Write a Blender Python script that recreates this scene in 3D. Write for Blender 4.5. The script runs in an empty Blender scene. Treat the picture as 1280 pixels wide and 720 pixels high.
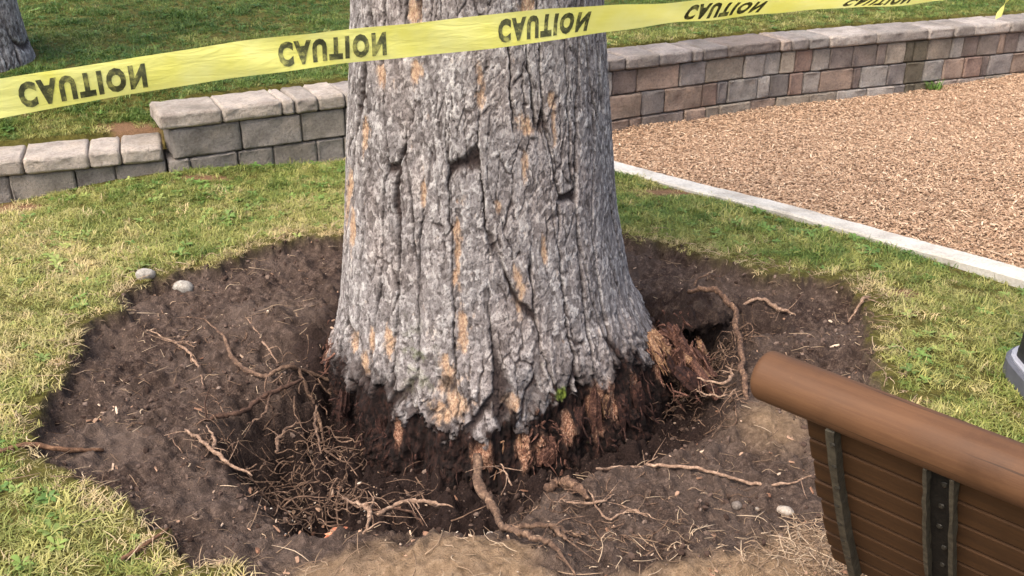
import bpy, bmesh, math, random
import numpy as np
from mathutils import Vector, Matrix

scene = bpy.context.scene
R = math.radians
rng = np.random.default_rng(11)
random.seed(5)

# ------------------------------------------------------------------ camera
cam_d = bpy.data.cameras.new('camera')
cam_d.sensor_width = 36.0
cam_d.lens = 33.75
cam_d.clip_start = 0.05
cam_d.clip_end = 400.0
cam = bpy.data.objects.new('camera', cam_d)
cam.location = (0, 0, 1.55)
cam.rotation_euler = (R(65.0), 0, 0)
scene.collection.objects.link(cam)
scene.camera = cam

# ------------------------------------------------------------------ sky and sun
SUN_EL, SUN_AZ = 57.0, 222.0          # azimuth: degrees clockwise from +Y; high on the left
world = bpy.data.worlds.new('World')
scene.world = world
world.use_nodes = True
wn = world.node_tree
wn.nodes.clear()
w_out = wn.nodes.new('ShaderNodeOutputWorld')
w_bg = wn.nodes.new('ShaderNodeBackground')
w_sky = wn.nodes.new('ShaderNodeTexSky')
w_sky.sky_type = 'NISHITA'
w_sky.sun_disc = False
w_sky.sun_elevation = R(SUN_EL)
w_sky.sun_rotation = R(SUN_AZ)
w_sky.air_density = 1.0
w_sky.dust_density = 6.0
w_sky.ozone_density = 1.0
w_bg.inputs['Strength'].default_value = 0.15
wn.links.new(w_sky.outputs['Color'], w_bg.inputs['Color'])
wn.links.new(w_bg.outputs['Background'], w_out.inputs['Surface'])

sun_d = bpy.data.lights.new('sun', 'SUN')
sun_d.energy = 1.0
sun_d.angle = R(36.0)
sun_d.color = (1.0, 0.97, 0.93)
sun = bpy.data.objects.new('sun', sun_d)
az, el = R(SUN_AZ), R(SUN_EL)
to_sun = Vector((math.sin(az) * math.cos(el), math.cos(az) * math.cos(el), math.sin(el)))
sun.rotation_euler = (-to_sun).to_track_quat('-Z', 'Y').to_euler()
sun.location = to_sun * 30
scene.collection.objects.link(sun)

vs = scene.view_settings
vs.view_transform = 'Standard'
vs.look = 'None'
vs.exposure = 1.36
vs.gamma = 1.0
vs.use_curve_mapping = False

# ------------------------------------------------------------------ helpers
col = scene.collection
TAU = 2 * math.pi


def lin(r, g, b):
    f = lambda c: (c / 255 / 12.92) if c / 255 <= 0.04045 else ((c / 255 + 0.055) / 1.055) ** 2.4
    return (f(r), f(g), f(b), 1.0)


def mesh_from(name, verts, faces, smooth=True):
    me = bpy.data.meshes.new(name)
    me.from_pydata([tuple(map(float, v)) for v in verts], [], [tuple(map(int, f)) for f in faces])
    me.update()
    if smooth:
        me.polygons.foreach_set('use_smooth', [True] * len(me.polygons))
    return me


def grid_mesh(name, co, nu, nv, wrap=False):
    """co: (nv, nu, 3) array -> quad grid, built with numpy; wrap joins the last column to the first"""
    me = bpy.data.meshes.new(name)
    n = nu * nv
    me.vertices.add(n)
    me.vertices.foreach_set('co', co.reshape(-1).astype(np.float32))
    cu = nu if wrap else nu - 1
    jj, ii = np.meshgrid(np.arange(nv - 1), np.arange(cu), indexing='ij')
    i2 = (ii + 1) % nu
    q = np.stack([jj * nu + ii, jj * nu + i2, (jj + 1) * nu + i2, (jj + 1) * nu + ii], -1).reshape(-1, 4)
    m = len(q)
    me.loops.add(m * 4)
    me.loops.foreach_set('vertex_index', q.reshape(-1).astype(np.int32))
    me.polygons.add(m)
    me.polygons.foreach_set('loop_start', np.arange(0, m * 4, 4, dtype=np.int32))
    me.polygons.foreach_set('use_smooth', np.ones(m, dtype=bool))
    me.update(calc_edges=True)
    me.validate()
    return me


def attr(me, name, arr, typ='FLOAT'):
    a = me.attributes.new(name, typ, 'POINT')
    key = {'FLOAT': 'value', 'INT': 'value', 'FLOAT_VECTOR': 'vector', 'FLOAT_COLOR': 'color'}[typ]
    dt = np.int32 if typ == 'INT' else np.float32
    a.data.foreach_set(key, np.ascontiguousarray(arr, dtype=dt).reshape(-1))


def obj(name, me, mat=None, parent=None):
    o = bpy.data.objects.new(name, me)
    if mat is not None:
        me.materials.append(mat)
    col.objects.link(o)
    if parent is not None:
        o.parent = parent
    return o


def empty(name, loc=(0, 0, 0), rz=0.0):
    o = bpy.data.objects.new(name, None)
    o.location = loc
    o.rotation_euler = (0, 0, rz)
    o.empty_display_size = 0.1
    col.objects.link(o)
    return o


def tag(o, label=None, cat=None, group=None, kind=None):
    if label: o['label'] = label
    if cat: o['category'] = cat
    if group: o['group'] = group
    if kind: o['kind'] = kind
    return o


# --- noise
def _hash(ix, iy, iz, seed):
    h = (ix * 374761393 + iy * 668265263 + iz * 2147483647 + seed * 1274126177) & 0xFFFFFFFF
    h = ((h ^ (h >> 13)) * 1274126177) & 0xFFFFFFFF
    h = ((h ^ (h >> 16)) * 2246822519) & 0xFFFFFFFF
    h = h ^ (h >> 15)
    return (h & 0xFFFFFF) / float(0xFFFFFF)


def vnoise(x, y, z=None, seed=0):
    x = np.asarray(x, dtype=np.float64); y = np.asarray(y, dtype=np.float64)
    z = np.zeros_like(x) if z is None else np.asarray(z, dtype=np.float64)
    x, y, z = np.broadcast_arrays(x, y, z)
    ix = np.floor(x).astype(np.int64); iy = np.floor(y).astype(np.int64); iz = np.floor(z).astype(np.int64)
    fx, fy, fz = x - ix, y - iy, z - iz
    fx = fx * fx * fx * (fx * (fx * 6 - 15) + 10)
    fy = fy * fy * fy * (fy * (fy * 6 - 15) + 10)
    fz = fz * fz * fz * (fz * (fz * 6 - 15) + 10)
    flat = not np.any(fz)
    out = 0
    for dz in ((0,) if flat else (0, 1)):
        a = _hash(ix, iy, iz + dz, seed) * (1 - fx) + _hash(ix + 1, iy, iz + dz, seed) * fx
        b = _hash(ix, iy + 1, iz + dz, seed) * (1 - fx) + _hash(ix + 1, iy + 1, iz + dz, seed) * fx
        v = a * (1 - fy) + b * fy
        out = v if flat else out + v * (fz if dz else (1 - fz))
    return out * 2 - 1


def fbm(x, y, z=None, octv=4, seed=0, gain=0.5):
    s, amp, tot = 0, 1.0, 0.0
    k = 1.0
    for o in range(octv):
        s = s + amp * vnoise(x * k, y * k, None if z is None else z * k, seed + o * 17)
        tot += amp
        amp *= gain
        k *= 2.03
    return s / tot


def sstep(a, b, x):
    t = np.clip((x - a) / (b - a), 0, 1)
    return t * t * (3 - 2 * t)


def voronoi(u, v, wrap_u=None, seed=0, jit=0.9):
    """F1, F2-F1 and a random number of the nearest cell"""
    iu = np.floor(u).astype(np.int64); iv = np.floor(v).astype(np.int64)
    f1 = np.full(u.shape, 9.0); f2 = np.full(u.shape, 9.0); rnd = np.zeros(u.shape)
    for du in (-1, 0, 1):
        for dv in (-1, 0, 1):
            cu = iu + du; cv = iv + dv
            hu = cu % wrap_u if wrap_u else cu
            px = cu + 0.5 + jit * (_hash(hu, cv, cu * 0, seed) - 0.5)
            py = cv + 0.5 + jit * (_hash(hu, cv, cu * 0 + 1, seed) - 0.5)
            d = np.hypot(px - u, py - v)
            rr = _hash(hu, cv, cu * 0 + 2, seed)
            new = d < f1
            f2 = np.where(new, f1, np.minimum(f2, d))
            rnd = np.where(new, rr, rnd)
            f1 = np.where(new, d, f1)
    return f1, f2 - f1, rnd


def seg_dist(X, Y, pts, closed):
    """distance to a polyline, and (closed) inside flag / (open) side sign"""
    X = np.asarray(X, float); Y = np.asarray(Y, float)
    best = np.full(X.shape, 1e9)
    inside = np.zeros(X.shape, bool)
    side = np.zeros(X.shape)
    n = len(pts)
    for i in range(n if closed else n - 1):
        ax, ay = pts[i]; bx, by = pts[(i + 1) % n]
        dx, dy = bx - ax, by - ay
        t = np.clip(((X - ax) * dx + (Y - ay) * dy) / (dx * dx + dy * dy), 0, 1)
        d = np.hypot(X - ax - t * dx, Y - ay - t * dy)
        cr = dx * (Y - ay) - dy * (X - ax)
        upd = d < best
        side = np.where(upd, np.sign(cr), side)
        best = np.minimum(best, d)
        if closed:
            c = ((ay > Y) != (by > Y))
            with np.errstate(divide='ignore', invalid='ignore'):
                xi = ax + (Y - ay) / (by - ay if by != ay else 1e-9) * dx
            inside ^= c & (X < xi)
    return (best, inside) if closed else (best, side)


def smooth_path(pts, rad, n):
    """Catmull-Rom through the points; returns n points and radii"""
    P = np.array(pts, float); Q = np.array(rad, float)
    if len(P) == 2:
        t = np.linspace(0, 1, n)[:, None]
        return P[0] * (1 - t) + P[1] * t, Q[0] * (1 - t[:, 0]) + Q[1] * t[:, 0]
    Pe = np.vstack([2 * P[0] - P[1], P, 2 * P[-1] - P[-2]])
    out, ro = [], []
    for k in range(n):
        t = k / (n - 1) * (len(P) - 1)
        i = min(int(t), len(P) - 2); f = t - i
        p0, p1, p2, p3 = Pe[i], Pe[i + 1], Pe[i + 2], Pe[i + 3]
        out.append(0.5 * (2 * p1 + (p2 - p0) * f + (2 * p0 - 5 * p1 + 4 * p2 - p3) * f * f + (3 * p1 - p0 - 3 * p2 + p3) * f ** 3))
        ro.append(Q[i] * (1 - f) + Q[i + 1] * f)
    return np.array(out), np.array(ro)


def tube_data(pts, rad, n=None, sides=7, rough=0.18, seed=0, wig=0.0):
    r_ = np.random.default_rng(seed)
    n = n or max(4, len(pts) * 4)
    P, Q = smooth_path(pts, rad, n)
    if wig:
        w = r_.normal(0, wig, P.shape); w[0] = 0
        P = P + (w + np.roll(w, 1, 0)) / 2
    V, F = [], []
    up0 = np.array([0.13, 0.21, 1.0])
    for k in range(n):
        T = P[min(k + 1, n - 1)] - P[max(k - 1, 0)]
        T = T / (np.linalg.norm(T) + 1e-9)
        A = np.cross(T, up0); A /= np.linalg.norm(A) + 1e-9
        B = np.cross(T, A)
        for j in range(sides):
            a = TAU * j / sides
            rr = Q[k] * (1 + rough * r_.uniform(-1, 1))
            V.append(P[k] + rr * (math.cos(a) * A + math.sin(a) * B))
    for k in range(n - 1):
        for j in range(sides):
            j2 = (j + 1) % sides
            F.append((k * sides + j, k * sides + j2, (k + 1) * sides + j2, (k + 1) * sides + j))
    F.append(tuple(range(sides))[::-1])
    F.append(tuple((n - 1) * sides + j for j in range(sides)))
    return V, F


class Bag:
    """collects loose geometry that is joined into one mesh"""
    def __init__(self): self.v, self.f = [], []
    def add(self, V, F):
        b = len(self.v)
        self.v.extend(V); self.f.extend([tuple(i + b for i in f) for f in F])


# ------------------------------------------------------------------ materials
class NT:
    def __init__(self, name):
        self.mat = bpy.data.materials.new(name)
        self.mat.use_nodes = True
        self.t = self.mat.node_tree
        self.t.nodes.clear()
        self.out = self.n('ShaderNodeOutputMaterial')
        self.b = self.n('ShaderNodeBsdfPrincipled')
        self.l(self.b.outputs[0], self.out.inputs[0])
    def n(self, t, **kw):
        x = self.t.nodes.new(t)
        for k, v in kw.items(): setattr(x, k, v)
        return x
    def l(self, a, b): self.t.links.new(a, b)
    def coord(self, kind='Object'):
        return self.n('ShaderNodeTexCoord').outputs[kind]
    def noise(self, vec, scale, detail=4, rough=0.6, dist=0.0):
        x = self.n('ShaderNodeTexNoise')
        x.inputs['Scale'].default_value = scale; x.inputs['Detail'].default_value = detail
        x.inputs['Roughness'].default_value = rough; x.inputs['Distortion'].default_value = dist
        if vec is not None: self.l(vec, x.inputs['Vector'])
        return x.outputs['Fac']
    def ramp(self, fac, stops):
        x = self.n('ShaderNodeValToRGB')
        e = x.color_ramp.elements
        while len(e) < len(stops): e.new(0.5)
        for k, (p, c) in enumerate(stops):
            e[k].position = p; e[k].color = c if len(c) == 4 else (*c, 1)
        self.l(fac, x.inputs['Fac'])
        return x.outputs['Color']
    def mix(self, fac, a, b, mode='MIX'):
        x = self.n('ShaderNodeMix', data_type='RGBA', blend_type=mode)
        for s, v in ((x.inputs[0], fac), (x.inputs[6], a), (x.inputs[7], b)):
            if hasattr(v, 'is_linked'): self.l(v, s)
            else: s.default_value = v
        return x.outputs[2]
    def math(self, op, a, b=0.0, c=None, clamp=False):
        x = self.n('ShaderNodeMath', operation=op, use_clamp=clamp)
        for s, v in zip(x.inputs, (a, b, c)):
            if v is None: continue
            if hasattr(v, 'is_linked'): self.l(v, s)
            else: s.default_value = v
        return x.outputs[0]
    def attr(self, name, inst=False):
        x = self.n('ShaderNodeAttribute', attribute_name=name)
        if inst: x.attribute_type = 'INSTANCER'
        return x
    def bump(self, h, strength, dist):
        x = self.n('ShaderNodeBump')
        x.inputs['Strength'].default_value = strength; x.inputs['Distance'].default_value = dist
        self.l(h, x.inputs['Height'])
        self.l(x.outputs[0], self.b.inputs['Normal'])
        return x
    def base(self, c): 
        if hasattr(c, 'is_linked'): self.l(c, self.b.inputs['Base Color'])
        else: self.b.inputs['Base Color'].default_value = c
    def set(self, rough=None, spec=None, **kw):
        if rough is not None: self.b.inputs['Roughness'].default_value = rough
        if spec is not None: self.b.inputs['Specular IOR Level'].default_value = spec
        for k, v in kw.items(): self.b.inputs[k].default_value = v


def mat_ground():
    m = NT('ground'); P = m.coord()
    n1 = m.noise(P, 3.5, 5); n2 = m.noise(P, 38, 6, 0.7); n3 = m.noise(P, 170, 4, 0.75)
    soil = m.ramp(m.math('ADD', m.math('MULTIPLY', n2, .55), m.math('MULTIPLY', n3, .45)), [(0.36, lin(38, 28, 23)), (0.5, lin(72, 57, 49)), (0.62, lin(122, 103, 90))])
    soil = m.mix(m.ramp(n1, [(0.35, (0, 0, 0)), (0.7, (1, 1, 1))]), soil, m.mix(0.45, soil, lin(134, 117, 105)))
    humus_shade = m.ramp(n3, [(0.3, lin(24, 17, 15)), (0.65, lin(58, 43, 38))])  # dark damp earth, deepened to carry the shade of the pit
    dry = m.ramp(n2, [(0.3, lin(112, 90, 68)), (0.55, lin(158, 132, 104)), (0.8, lin(186, 160, 130))])
    lawn = m.ramp(n2, [(0.3, lin(62, 58, 26)), (0.6, lin(104, 98, 46)), (0.85, lin(142, 126, 78))])
    bare = m.ramp(n3, [(0.3, lin(98, 72, 52)), (0.7, lin(156, 122, 92))])
    chip = m.ramp(n3, [(0.25, lin(108, 84, 64)), (0.5, lin(152, 123, 97)), (0.8, lin(184, 156, 126))])
    c = m.mix(m.attr('soil').outputs['Fac'], lawn, soil)
    c = m.mix(m.attr('bare').outputs['Fac'], c, bare)
    c = m.mix(m.attr('humus_shade').outputs['Fac'], c, humus_shade)
    c = m.mix(m.attr('dry').outputs['Fac'], c, dry)
    c = m.mix(m.attr('chip').outputs['Fac'], c, chip)
    m.base(c); m.set(0.95, 0.15)
    m.bump(m.math('ADD', n2, n3), 1.0, 0.016)
    return m.mat


def mat_bark(name='bark', seed=0.0):
    m = NT(name); P = m.coord()
    mp = m.n('ShaderNodeMapping'); mp.inputs['Scale'].default_value = (1, 1, 0.55); mp.inputs['Location'].default_value = (seed, seed, 0)
    m.l(P, mp.inputs[0]); V = mp.outputs[0]
    n1 = m.noise(V, 6, 5, 0.6); n2 = m.noise(V, 60, 6, 0.7); n3 = m.noise(V, 190, 5, 0.75)
    a = m.attr('bark')          # r fissure, g flaked patch, b buried rotten wood, with pit shade in its colour
    s = m.n('ShaderNodeSeparateColor'); m.l(a.outputs['Color'], s.inputs[0])
    fl = m.attr('flake').outputs['Fac']
    mixv = m.math('ADD', m.math('MULTIPLY', fl, 0.42), m.math('ADD', m.math('MULTIPLY', n2, 0.25), m.math('MULTIPLY', n3, 0.33)))
    grey = m.ramp(mixv, [(0.32, lin(80, 74, 71)), (0.43, lin(118, 112, 109)), (0.52, lin(141, 135, 132)), (0.61, lin(168, 163, 159)), (0.72, lin(200, 195, 189))])
    grey = m.mix(m.ramp(n1, [(0.45, (0, 0, 0)), (0.72, (0.6, 0.6, 0.6))]), grey, m.mix(1.0, grey, (1.05, .93, .86, 1), 'MULTIPLY'))
    grey = m.mix(m.ramp(n3, [(0.36, (0.7, 0.7, 0.7)), (0.47, (0, 0, 0))]), grey, lin(74, 66, 66))
    crack = m.ramp(n3, [(0.3, lin(30, 25, 24)), (0.7, lin(78, 66, 62))])
    c = m.mix(s.outputs[0], grey, crack)
    tan = m.ramp(n3, [(0.3, lin(112, 82, 64)), (0.5, lin(174, 140, 110)), (0.7, lin(214, 192, 156))])
    c = m.mix(m.math('MULTIPLY', s.outputs[1], .85), c, tan)
    rot = m.ramp(n2, [(0.3, lin(14, 10, 8)), (0.48, lin(30, 21, 18)), (0.62, lin(52, 34, 28)), (0.78, lin(100, 72, 58))])  # wet rotten wood, darkened further for the shadow under the trunk
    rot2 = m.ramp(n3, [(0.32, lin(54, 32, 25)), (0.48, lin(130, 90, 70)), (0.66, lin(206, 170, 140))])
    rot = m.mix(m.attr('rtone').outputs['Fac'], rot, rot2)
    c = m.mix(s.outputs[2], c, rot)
    moss = m.attr('moss').outputs['Fac']
    c = m.mix(moss, c, m.ramp(n3, [(0.3, lin(62, 74, 22)), (0.7, lin(126, 140, 60))]))
    m.base(c); m.set(0.92, 0.2)
    m.bump(m.math('ADD', m.math('MULTIPLY', n2, 0.8), n3), 0.85, 0.008)
    return m.mat


def mat_block():
    m = NT('wall_block'); P = m.coord()
    oi = m.n('ShaderNodeObjectInfo')
    off = m.n('ShaderNodeVectorMath', operation='ADD'); m.l(P, off.inputs[0]); m.l(oi.outputs['Random'], off.inputs[1])
    sc = m.n('ShaderNodeVectorMath', operation='MULTIPLY_ADD'); m.l(oi.outputs['Location'], sc.inputs[0]); sc.inputs[1].default_value = (7, 7, 7); m.l(off.outputs[0], sc.inputs[2])
    V = sc.outputs[0]
    n1 = m.noise(V, 9, 4); n2 = m.noise(V, 70, 6, 0.7); n3 = m.noise(V, 220, 4, 0.7)
    tone = m.ramp(n1, [(0.3, (0.72, 0.70, 0.70)), (0.5, (1, 1, 1)), (0.75, (1.22, 1.16, 1.10))])
    c = m.mix(1.0, oi.outputs['Color'], tone, 'MULTIPLY')
    c = m.mix(0.85, c, m.ramp(n2, [(0.28, (0.55, 0.53, 0.52)), (0.5, (1, 1, 1)), (0.75, (1.3, 1.28, 1.25))]), 'MULTIPLY')
    c = m.mix(m.ramp(n3, [(0.30, (0.6, 0.6, 0.6)), (0.42, (0, 0, 0))]), c, lin(72, 64, 60))
    big = m.noise(V, 2.2, 5, .65)
    c = m.mix(m.ramp(big, [(0.5, (0, 0, 0)), (0.68, (.6, .6, .6))]), c, lin(96, 88, 76))
    m.base(c); m.set(0.93, 0.2)
    m.bump(m.math('ADD', n2, m.math('MULTIPLY', n3, 0.6)), 1.0, 0.014)
    return m.mat


def mat_concrete():
    m = NT('concrete'); P = m.coord()
    n1 = m.noise(P, 4, 5); n2 = m.noise(P, 90, 5, 0.7)
    c = m.ramp(n1, [(0.3, lin(140, 133, 122)), (0.5, lin(176, 171, 161)), (0.75, lin(194, 190, 182))])
    c = m.mix(0.8, c, m.ramp(n2, [(0.3, (0.7, 0.69, 0.66)), (0.55, (1, 1, 1)), (0.8, (1.1, 1.1, 1.1))]), 'MULTIPLY')
    m.base(c); m.set(0.9, 0.25); m.bump(n2, 0.5, 0.004)
    return m.mat


def mat_root(name, dark, mid, light, scale=60):
    m = NT(name); P = m.coord()
    n = m.noise(P, scale, 5, 0.7); n2 = m.noise(P, scale * 4, 4, 0.7)
    c = m.ramp(n, [(0.3, lin(*dark)), (0.52, lin(*mid)), (0.75, lin(*light))])
    c = m.mix(0.6, c, m.ramp(n2, [(0.3, (0.6, 0.58, 0.56)), (0.6, (1.1, 1.1, 1.1))]), 'MULTIPLY')
    m.base(c); m.set(0.88, 0.25); m.bump(n, 0.6, 0.005)
    return m.mat


def mat_rand(name, stops, rough=0.85, trans=0.0, tint=False, spec=0.25):
    """colour by a per-instance tint or random number"""
    m = NT(name)
    fac = m.attr('tint', inst=True).outputs['Fac'] if tint else m.n('ShaderNodeObjectInfo').outputs['Random']
    c = m.ramp(fac, stops)
    if tint:
        r = m.n('ShaderNodeObjectInfo').outputs['Random']
        c = m.mix(1.0, c, m.ramp(r, [(0, (0.72, 0.74, 0.72)), (0.5, (1, 1, 1)), (1, (1.22, 1.18, 1.1))]), 'MULTIPLY')
    m.base(c); m.set(rough, spec)
    if trans:
        t = m.n('ShaderNodeBsdfTranslucent'); m.l(c, t.inputs[0])
        x = m.n('ShaderNodeMixShader'); x.inputs[0].default_value = trans
        m.l(m.b.outputs[0], x.inputs[1]); m.l(t.outputs[0], x.inputs[2]); m.l(x.outputs[0], m.out.inputs[0])
    return m.mat


def mat_bench_wood(name, dark, mid, light, rough=0.5):
    m = NT(name); P = m.coord()
    mp = m.n('ShaderNodeMapping'); mp.inputs['Scale'].default_value = (0.05, 1, 1); m.l(P, mp.inputs[0])
    g = m.noise(mp.outputs[0], 90, 6, 0.7); w = m.noise(P, 7, 5, 0.65); s = m.noise(P, 230, 4, 0.7)
    mp2 = m.n('ShaderNodeMapping'); mp2.inputs['Scale'].default_value = (0.02, 1, 1); m.l(P, mp2.inputs[0])
    chk = m.noise(mp2.outputs[0], 160, 3, 0.5)
    c = m.ramp(g, [(0.25, lin(*dark)), (0.5, lin(*mid)), (0.78, lin(*light))])
    c = m.mix(0.9, c, m.ramp(w, [(0.3, (0.68, 0.66, 0.64)), (0.5, (1, 1, 1)), (0.7, (1.16, 1.15, 1.14))]), 'MULTIPLY')
    c = m.mix(m.ramp(chk, [(0.30, (0.75, 0.75, 0.75)), (0.34, (0, 0, 0))]), c, lin(*[v * .55 for v in dark]))
    c = m.mix(m.ramp(s, [(0.66, (0, 0, 0)), (0.76, (0.45, 0.45, 0.45))]), c, lin(*[min(255, v * 1.25) for v in light]))
    m.base(c)
    rr = m.math('MULTIPLY_ADD', w, 0.35, rough - 0.12); m.l(rr, m.b.inputs['Roughness'])
    m.set(spec=0.25); m.bump(m.math('ADD', g, m.math('MULTIPLY', s, .4)), 0.3, 0.002)
    return m.mat


def mat_plain(name, c, rough=0.7, spec=0.3, metal=0.0, nscale=40, amt=0.5, bump=0.002):
    m = NT(name); P = m.coord()
    n = m.noise(P, nscale, 5, 0.65)
    m.base(m.mix(amt, lin(*c), m.mix(1.0, lin(*c), m.ramp(n, [(0.3, (0.45, 0.45, 0.45)), (0.7, (1.5, 1.5, 1.5))]), 'MULTIPLY')))
    m.set(rough, spec, Metallic=metal); m.bump(n, 0.4, bump)
    return m.mat


def mat_tape():
    m = NT('tape_plastic'); P = m.coord()
    n = m.noise(P, 9, 3)
    c = m.ramp(n, [(0.3, lin(247, 240, 116)), (0.7, lin(252, 248, 156))])
    m.base(c); m.set(0.38, 0.45)
    t = m.n('ShaderNodeBsdfTranslucent'); m.l(c, t.inputs[0])
    x = m.n('ShaderNodeMixShader'); x.inputs[0].default_value = 0.38
    m.l(m.b.outputs[0], x.inputs[1]); m.l(t.outputs[0], x.inputs[2]); m.l(x.outputs[0], m.out.inputs[0])
    mp = m.n('ShaderNodeMapping'); mp.inputs['Rotation'].default_value = (0, 0, -.41); mp.inputs['Scale'].default_value = (.35, 1, 2.5); m.l(P, mp.inputs[0])
    m.bump(m.noise(mp.outputs[0], 22, 4, .6, .6), 0.5, 0.006)
    return m.mat


def mat_ink():
    m = NT('tape_ink'); P = m.coord()
    n = m.noise(P, 38, 6, 0.75)
    m.base(m.ramp(n, [(0.34, lin(52, 54, 38)), (0.5, lin(86, 88, 58)), (0.64, lin(166, 164, 92))])); m.set(0.6, 0.25)
    return m.mat


M = dict(
    ground=mat_ground(), bark=mat_bark(), bark2=mat_bark('bark_far', 3.3), block=mat_block(), concrete=mat_concrete(),
    root=mat_root('root_bark', (54, 40, 33), (98, 77, 62), (150, 123, 100)),
    root_dark=mat_root('root_dark', (40, 28, 22), (74, 54, 43), (112, 86, 70)),
    root_pale=mat_root('root_pale', (84, 65, 53), (134, 109, 90), (186, 160, 136)),
    root_orange=mat_root('root_orange', (52, 39, 32), (94, 72, 58), (154, 124, 98), 90),
    rot=mat_root('rotten_wood', (40, 25, 20), (86, 58, 47), (152, 114, 94), 110),
    rot_yellow=mat_root('rotten_wood_yellow', (70, 46, 34), (136, 102, 76), (200, 168, 132), 110),
    rot_dark=mat_root('rotten_wood_dark', (24, 15, 12), (50, 31, 25), (92, 60, 48), 90),
    rot_orange=mat_root('bark_flake', (110, 62, 44), (172, 108, 80), (208, 156, 122), 60),
    stone=mat_root('stone', (112, 106, 98), (150, 144, 134), (178, 172, 160), 40),
    stone_pale=mat_root('stone_pale', (128, 117, 105), (158, 147, 134), (178, 168, 156), 40),
    stone_dark=mat_root('stone_dark', (78, 70, 64), (112, 102, 94), (140, 130, 120), 40),
    stick=mat_root('stick', (62, 44, 32), (104, 76, 56), (142, 110, 84)),
    grass=mat_rand('grass_blade', [(0.0, lin(64, 94, 38)), (0.3, lin(98, 120, 54)), (0.55, lin(136, 141, 73)), (0.78, lin(172, 166, 105)), (1.0, lin(194, 174, 132))], 0.55, 0.3, True, 0.35),
    weed=mat_rand('weed_leaf', [(0.0, lin(66, 100, 44)), (0.5, lin(106, 136, 66)), (1.0, lin(156, 164, 94))], 0.55, 0.3, True, 0.35),
    straw=mat_rand('straw', [(0.0, lin(104, 84, 67)), (0.5, lin(146, 122, 98)), (1.0, lin(190, 168, 140))], 0.85),
    chip=mat_rand('wood_chip', [(0.0, lin(126, 99, 77)), (0.15, lin(150, 121, 96)), (0.6, lin(168, 139, 112)), (0.92, lin(184, 157, 129)), (1.0, lin(205, 182, 155))], 0.85),
    clod=mat_rand('soil_clod', [(0.0, lin(52, 40, 34)), (0.5, lin(78, 63, 55)), (0.9, lin(104, 88, 78)), (1.0, lin(126, 109, 97))], 0.95, spec=0.1),
    woodbit=mat_rand('wood_bit', [(0.0, lin(120, 84, 64)), (0.6, lin(164, 134, 110)), (0.93, lin(196, 174, 150)), (1.0, lin(222, 210, 194))], 0.85),
    rail=mat_bench_wood('bench_rail', (72, 48, 30), (82, 56, 36), (93, 65, 42), 0.6),
    slat=mat_bench_wood('bench_slat', (50, 32, 16), (64, 42, 21), (78, 52, 28), 0.72),  # darkened so the colour holds the shade on the bench back
    iron=mat_plain('weathered_iron', (22, 20, 17), 0.75, 0.3, 0.1, 45, 1.0, 0.006),  # near-black, so the back brackets read as a shaded void
    iron_lit=mat_plain('lit_iron', (66, 61, 50), 0.7, 0.35, 0.1, 70, 1.0, 0.006),  # lighter iron, paints the lit faces of battens and flanges
    bolt=mat_plain('bolt_steel', (46, 43, 37), 0.55, 0.4, 0.4),
    bin_black=mat_plain('black_plastic', (30, 31, 34), 0.5, 0.4), bin_grey=mat_plain('grey_plastic', (140, 141, 148), 0.55, 0.35, 0, 30, 0.2),
    bin_dark=mat_plain('dark_grey_rim', (84, 85, 92), 0.55, 0.35, 0, 30, 0.3),
    weed_solid=mat_root('weed_green', (58, 88, 34), (92, 124, 52), (136, 156, 78), 30),
    tape=mat_tape(), ink=mat_ink(),
)

# ------------------------------------------------------------------ lie of the land
TREE = (-0.07, 3.05)
WALL = [(-9.0, 1.9), (-4.2, 3.62), (-2.39, 4.28), (-1.65, 4.55), (-0.876, 4.96), (0.64, 5.85), (1.695, 6.40), (3.686, 7.15), (7.5, 8.45), (16.0, 11.0)]
SOIL = [(-0.594, 3.903), (-0.726, 3.856), (-0.873, 3.81), (-1.013, 3.747), (-1.098, 3.619), (-1.184, 3.513), (-1.315, 3.474), (-1.4, 3.398), (-1.454, 3.288), (-1.411, 3.105), (-1.484, 3.041), (-1.508, 2.962), (-1.448, 2.763), (-1.429, 2.585), (-1.431, 2.446), (-1.36, 2.258), (-1.249, 2.152), (-1.134, 2.109), (-1.01, 2.007), (-0.919, 1.912), (-0.819, 1.829), (-0.66, 1.772), (-0.553, 1.637), (-0.45, 1.2), (-0.3, 0.3), (0.9, 0.3), (1.0, 1.2), (1.03, 1.637), (1.08, 1.974), (1.133, 2.339), (1.182, 2.659), (1.284, 3.054), (1.318, 3.198), (1.318, 3.383), (1.126, 3.42), (0.933, 3.537), (0.769, 3.704), (0.55, 3.828), (0.351, 3.922)]
RIM = [(-0.889, 2.71), (-0.908, 2.43), (-0.789, 2.191), (-0.641, 2.078), (-0.508, 2.051), (-0.374, 2.002), (-0.205, 1.97), (-0.062, 2.002), (0.042, 2.051), (0.132, 2.173), (0.273, 2.259), (0.444, 2.346), (0.633, 2.473), (0.754, 2.636), (0.805, 2.927), (0.83, 3.172), (0.80, 3.36), (0.49, 3.47), (-0.429, 3.5), (-0.688, 3.046), (-0.775, 2.789)]
KERB = [(-0.30, 5.50), (0.10, 5.17), (0.532, 4.779), (0.895, 4.429), (1.244, 4.12), (1.575, 3.81), (1.815, 3.569), (1.984, 3.383), (2.6, 2.75), (4.2, 1.1), (6.5, -1.2)]
HOLES = [(-0.762, 2.458, .12, .08), (0.690, 3.19, .15, .22), (0.913, 3.219, .11, .09), (-0.536, 2.10, .09, .07), (-0.813, 2.967, .10, .05), (-1.40, 3.42, .07, .03), (-1.40, 2.95, .08, .03), (-1.36, 2.52, .08, .04), (1.22, 3.30, .10, .03)]
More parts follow.
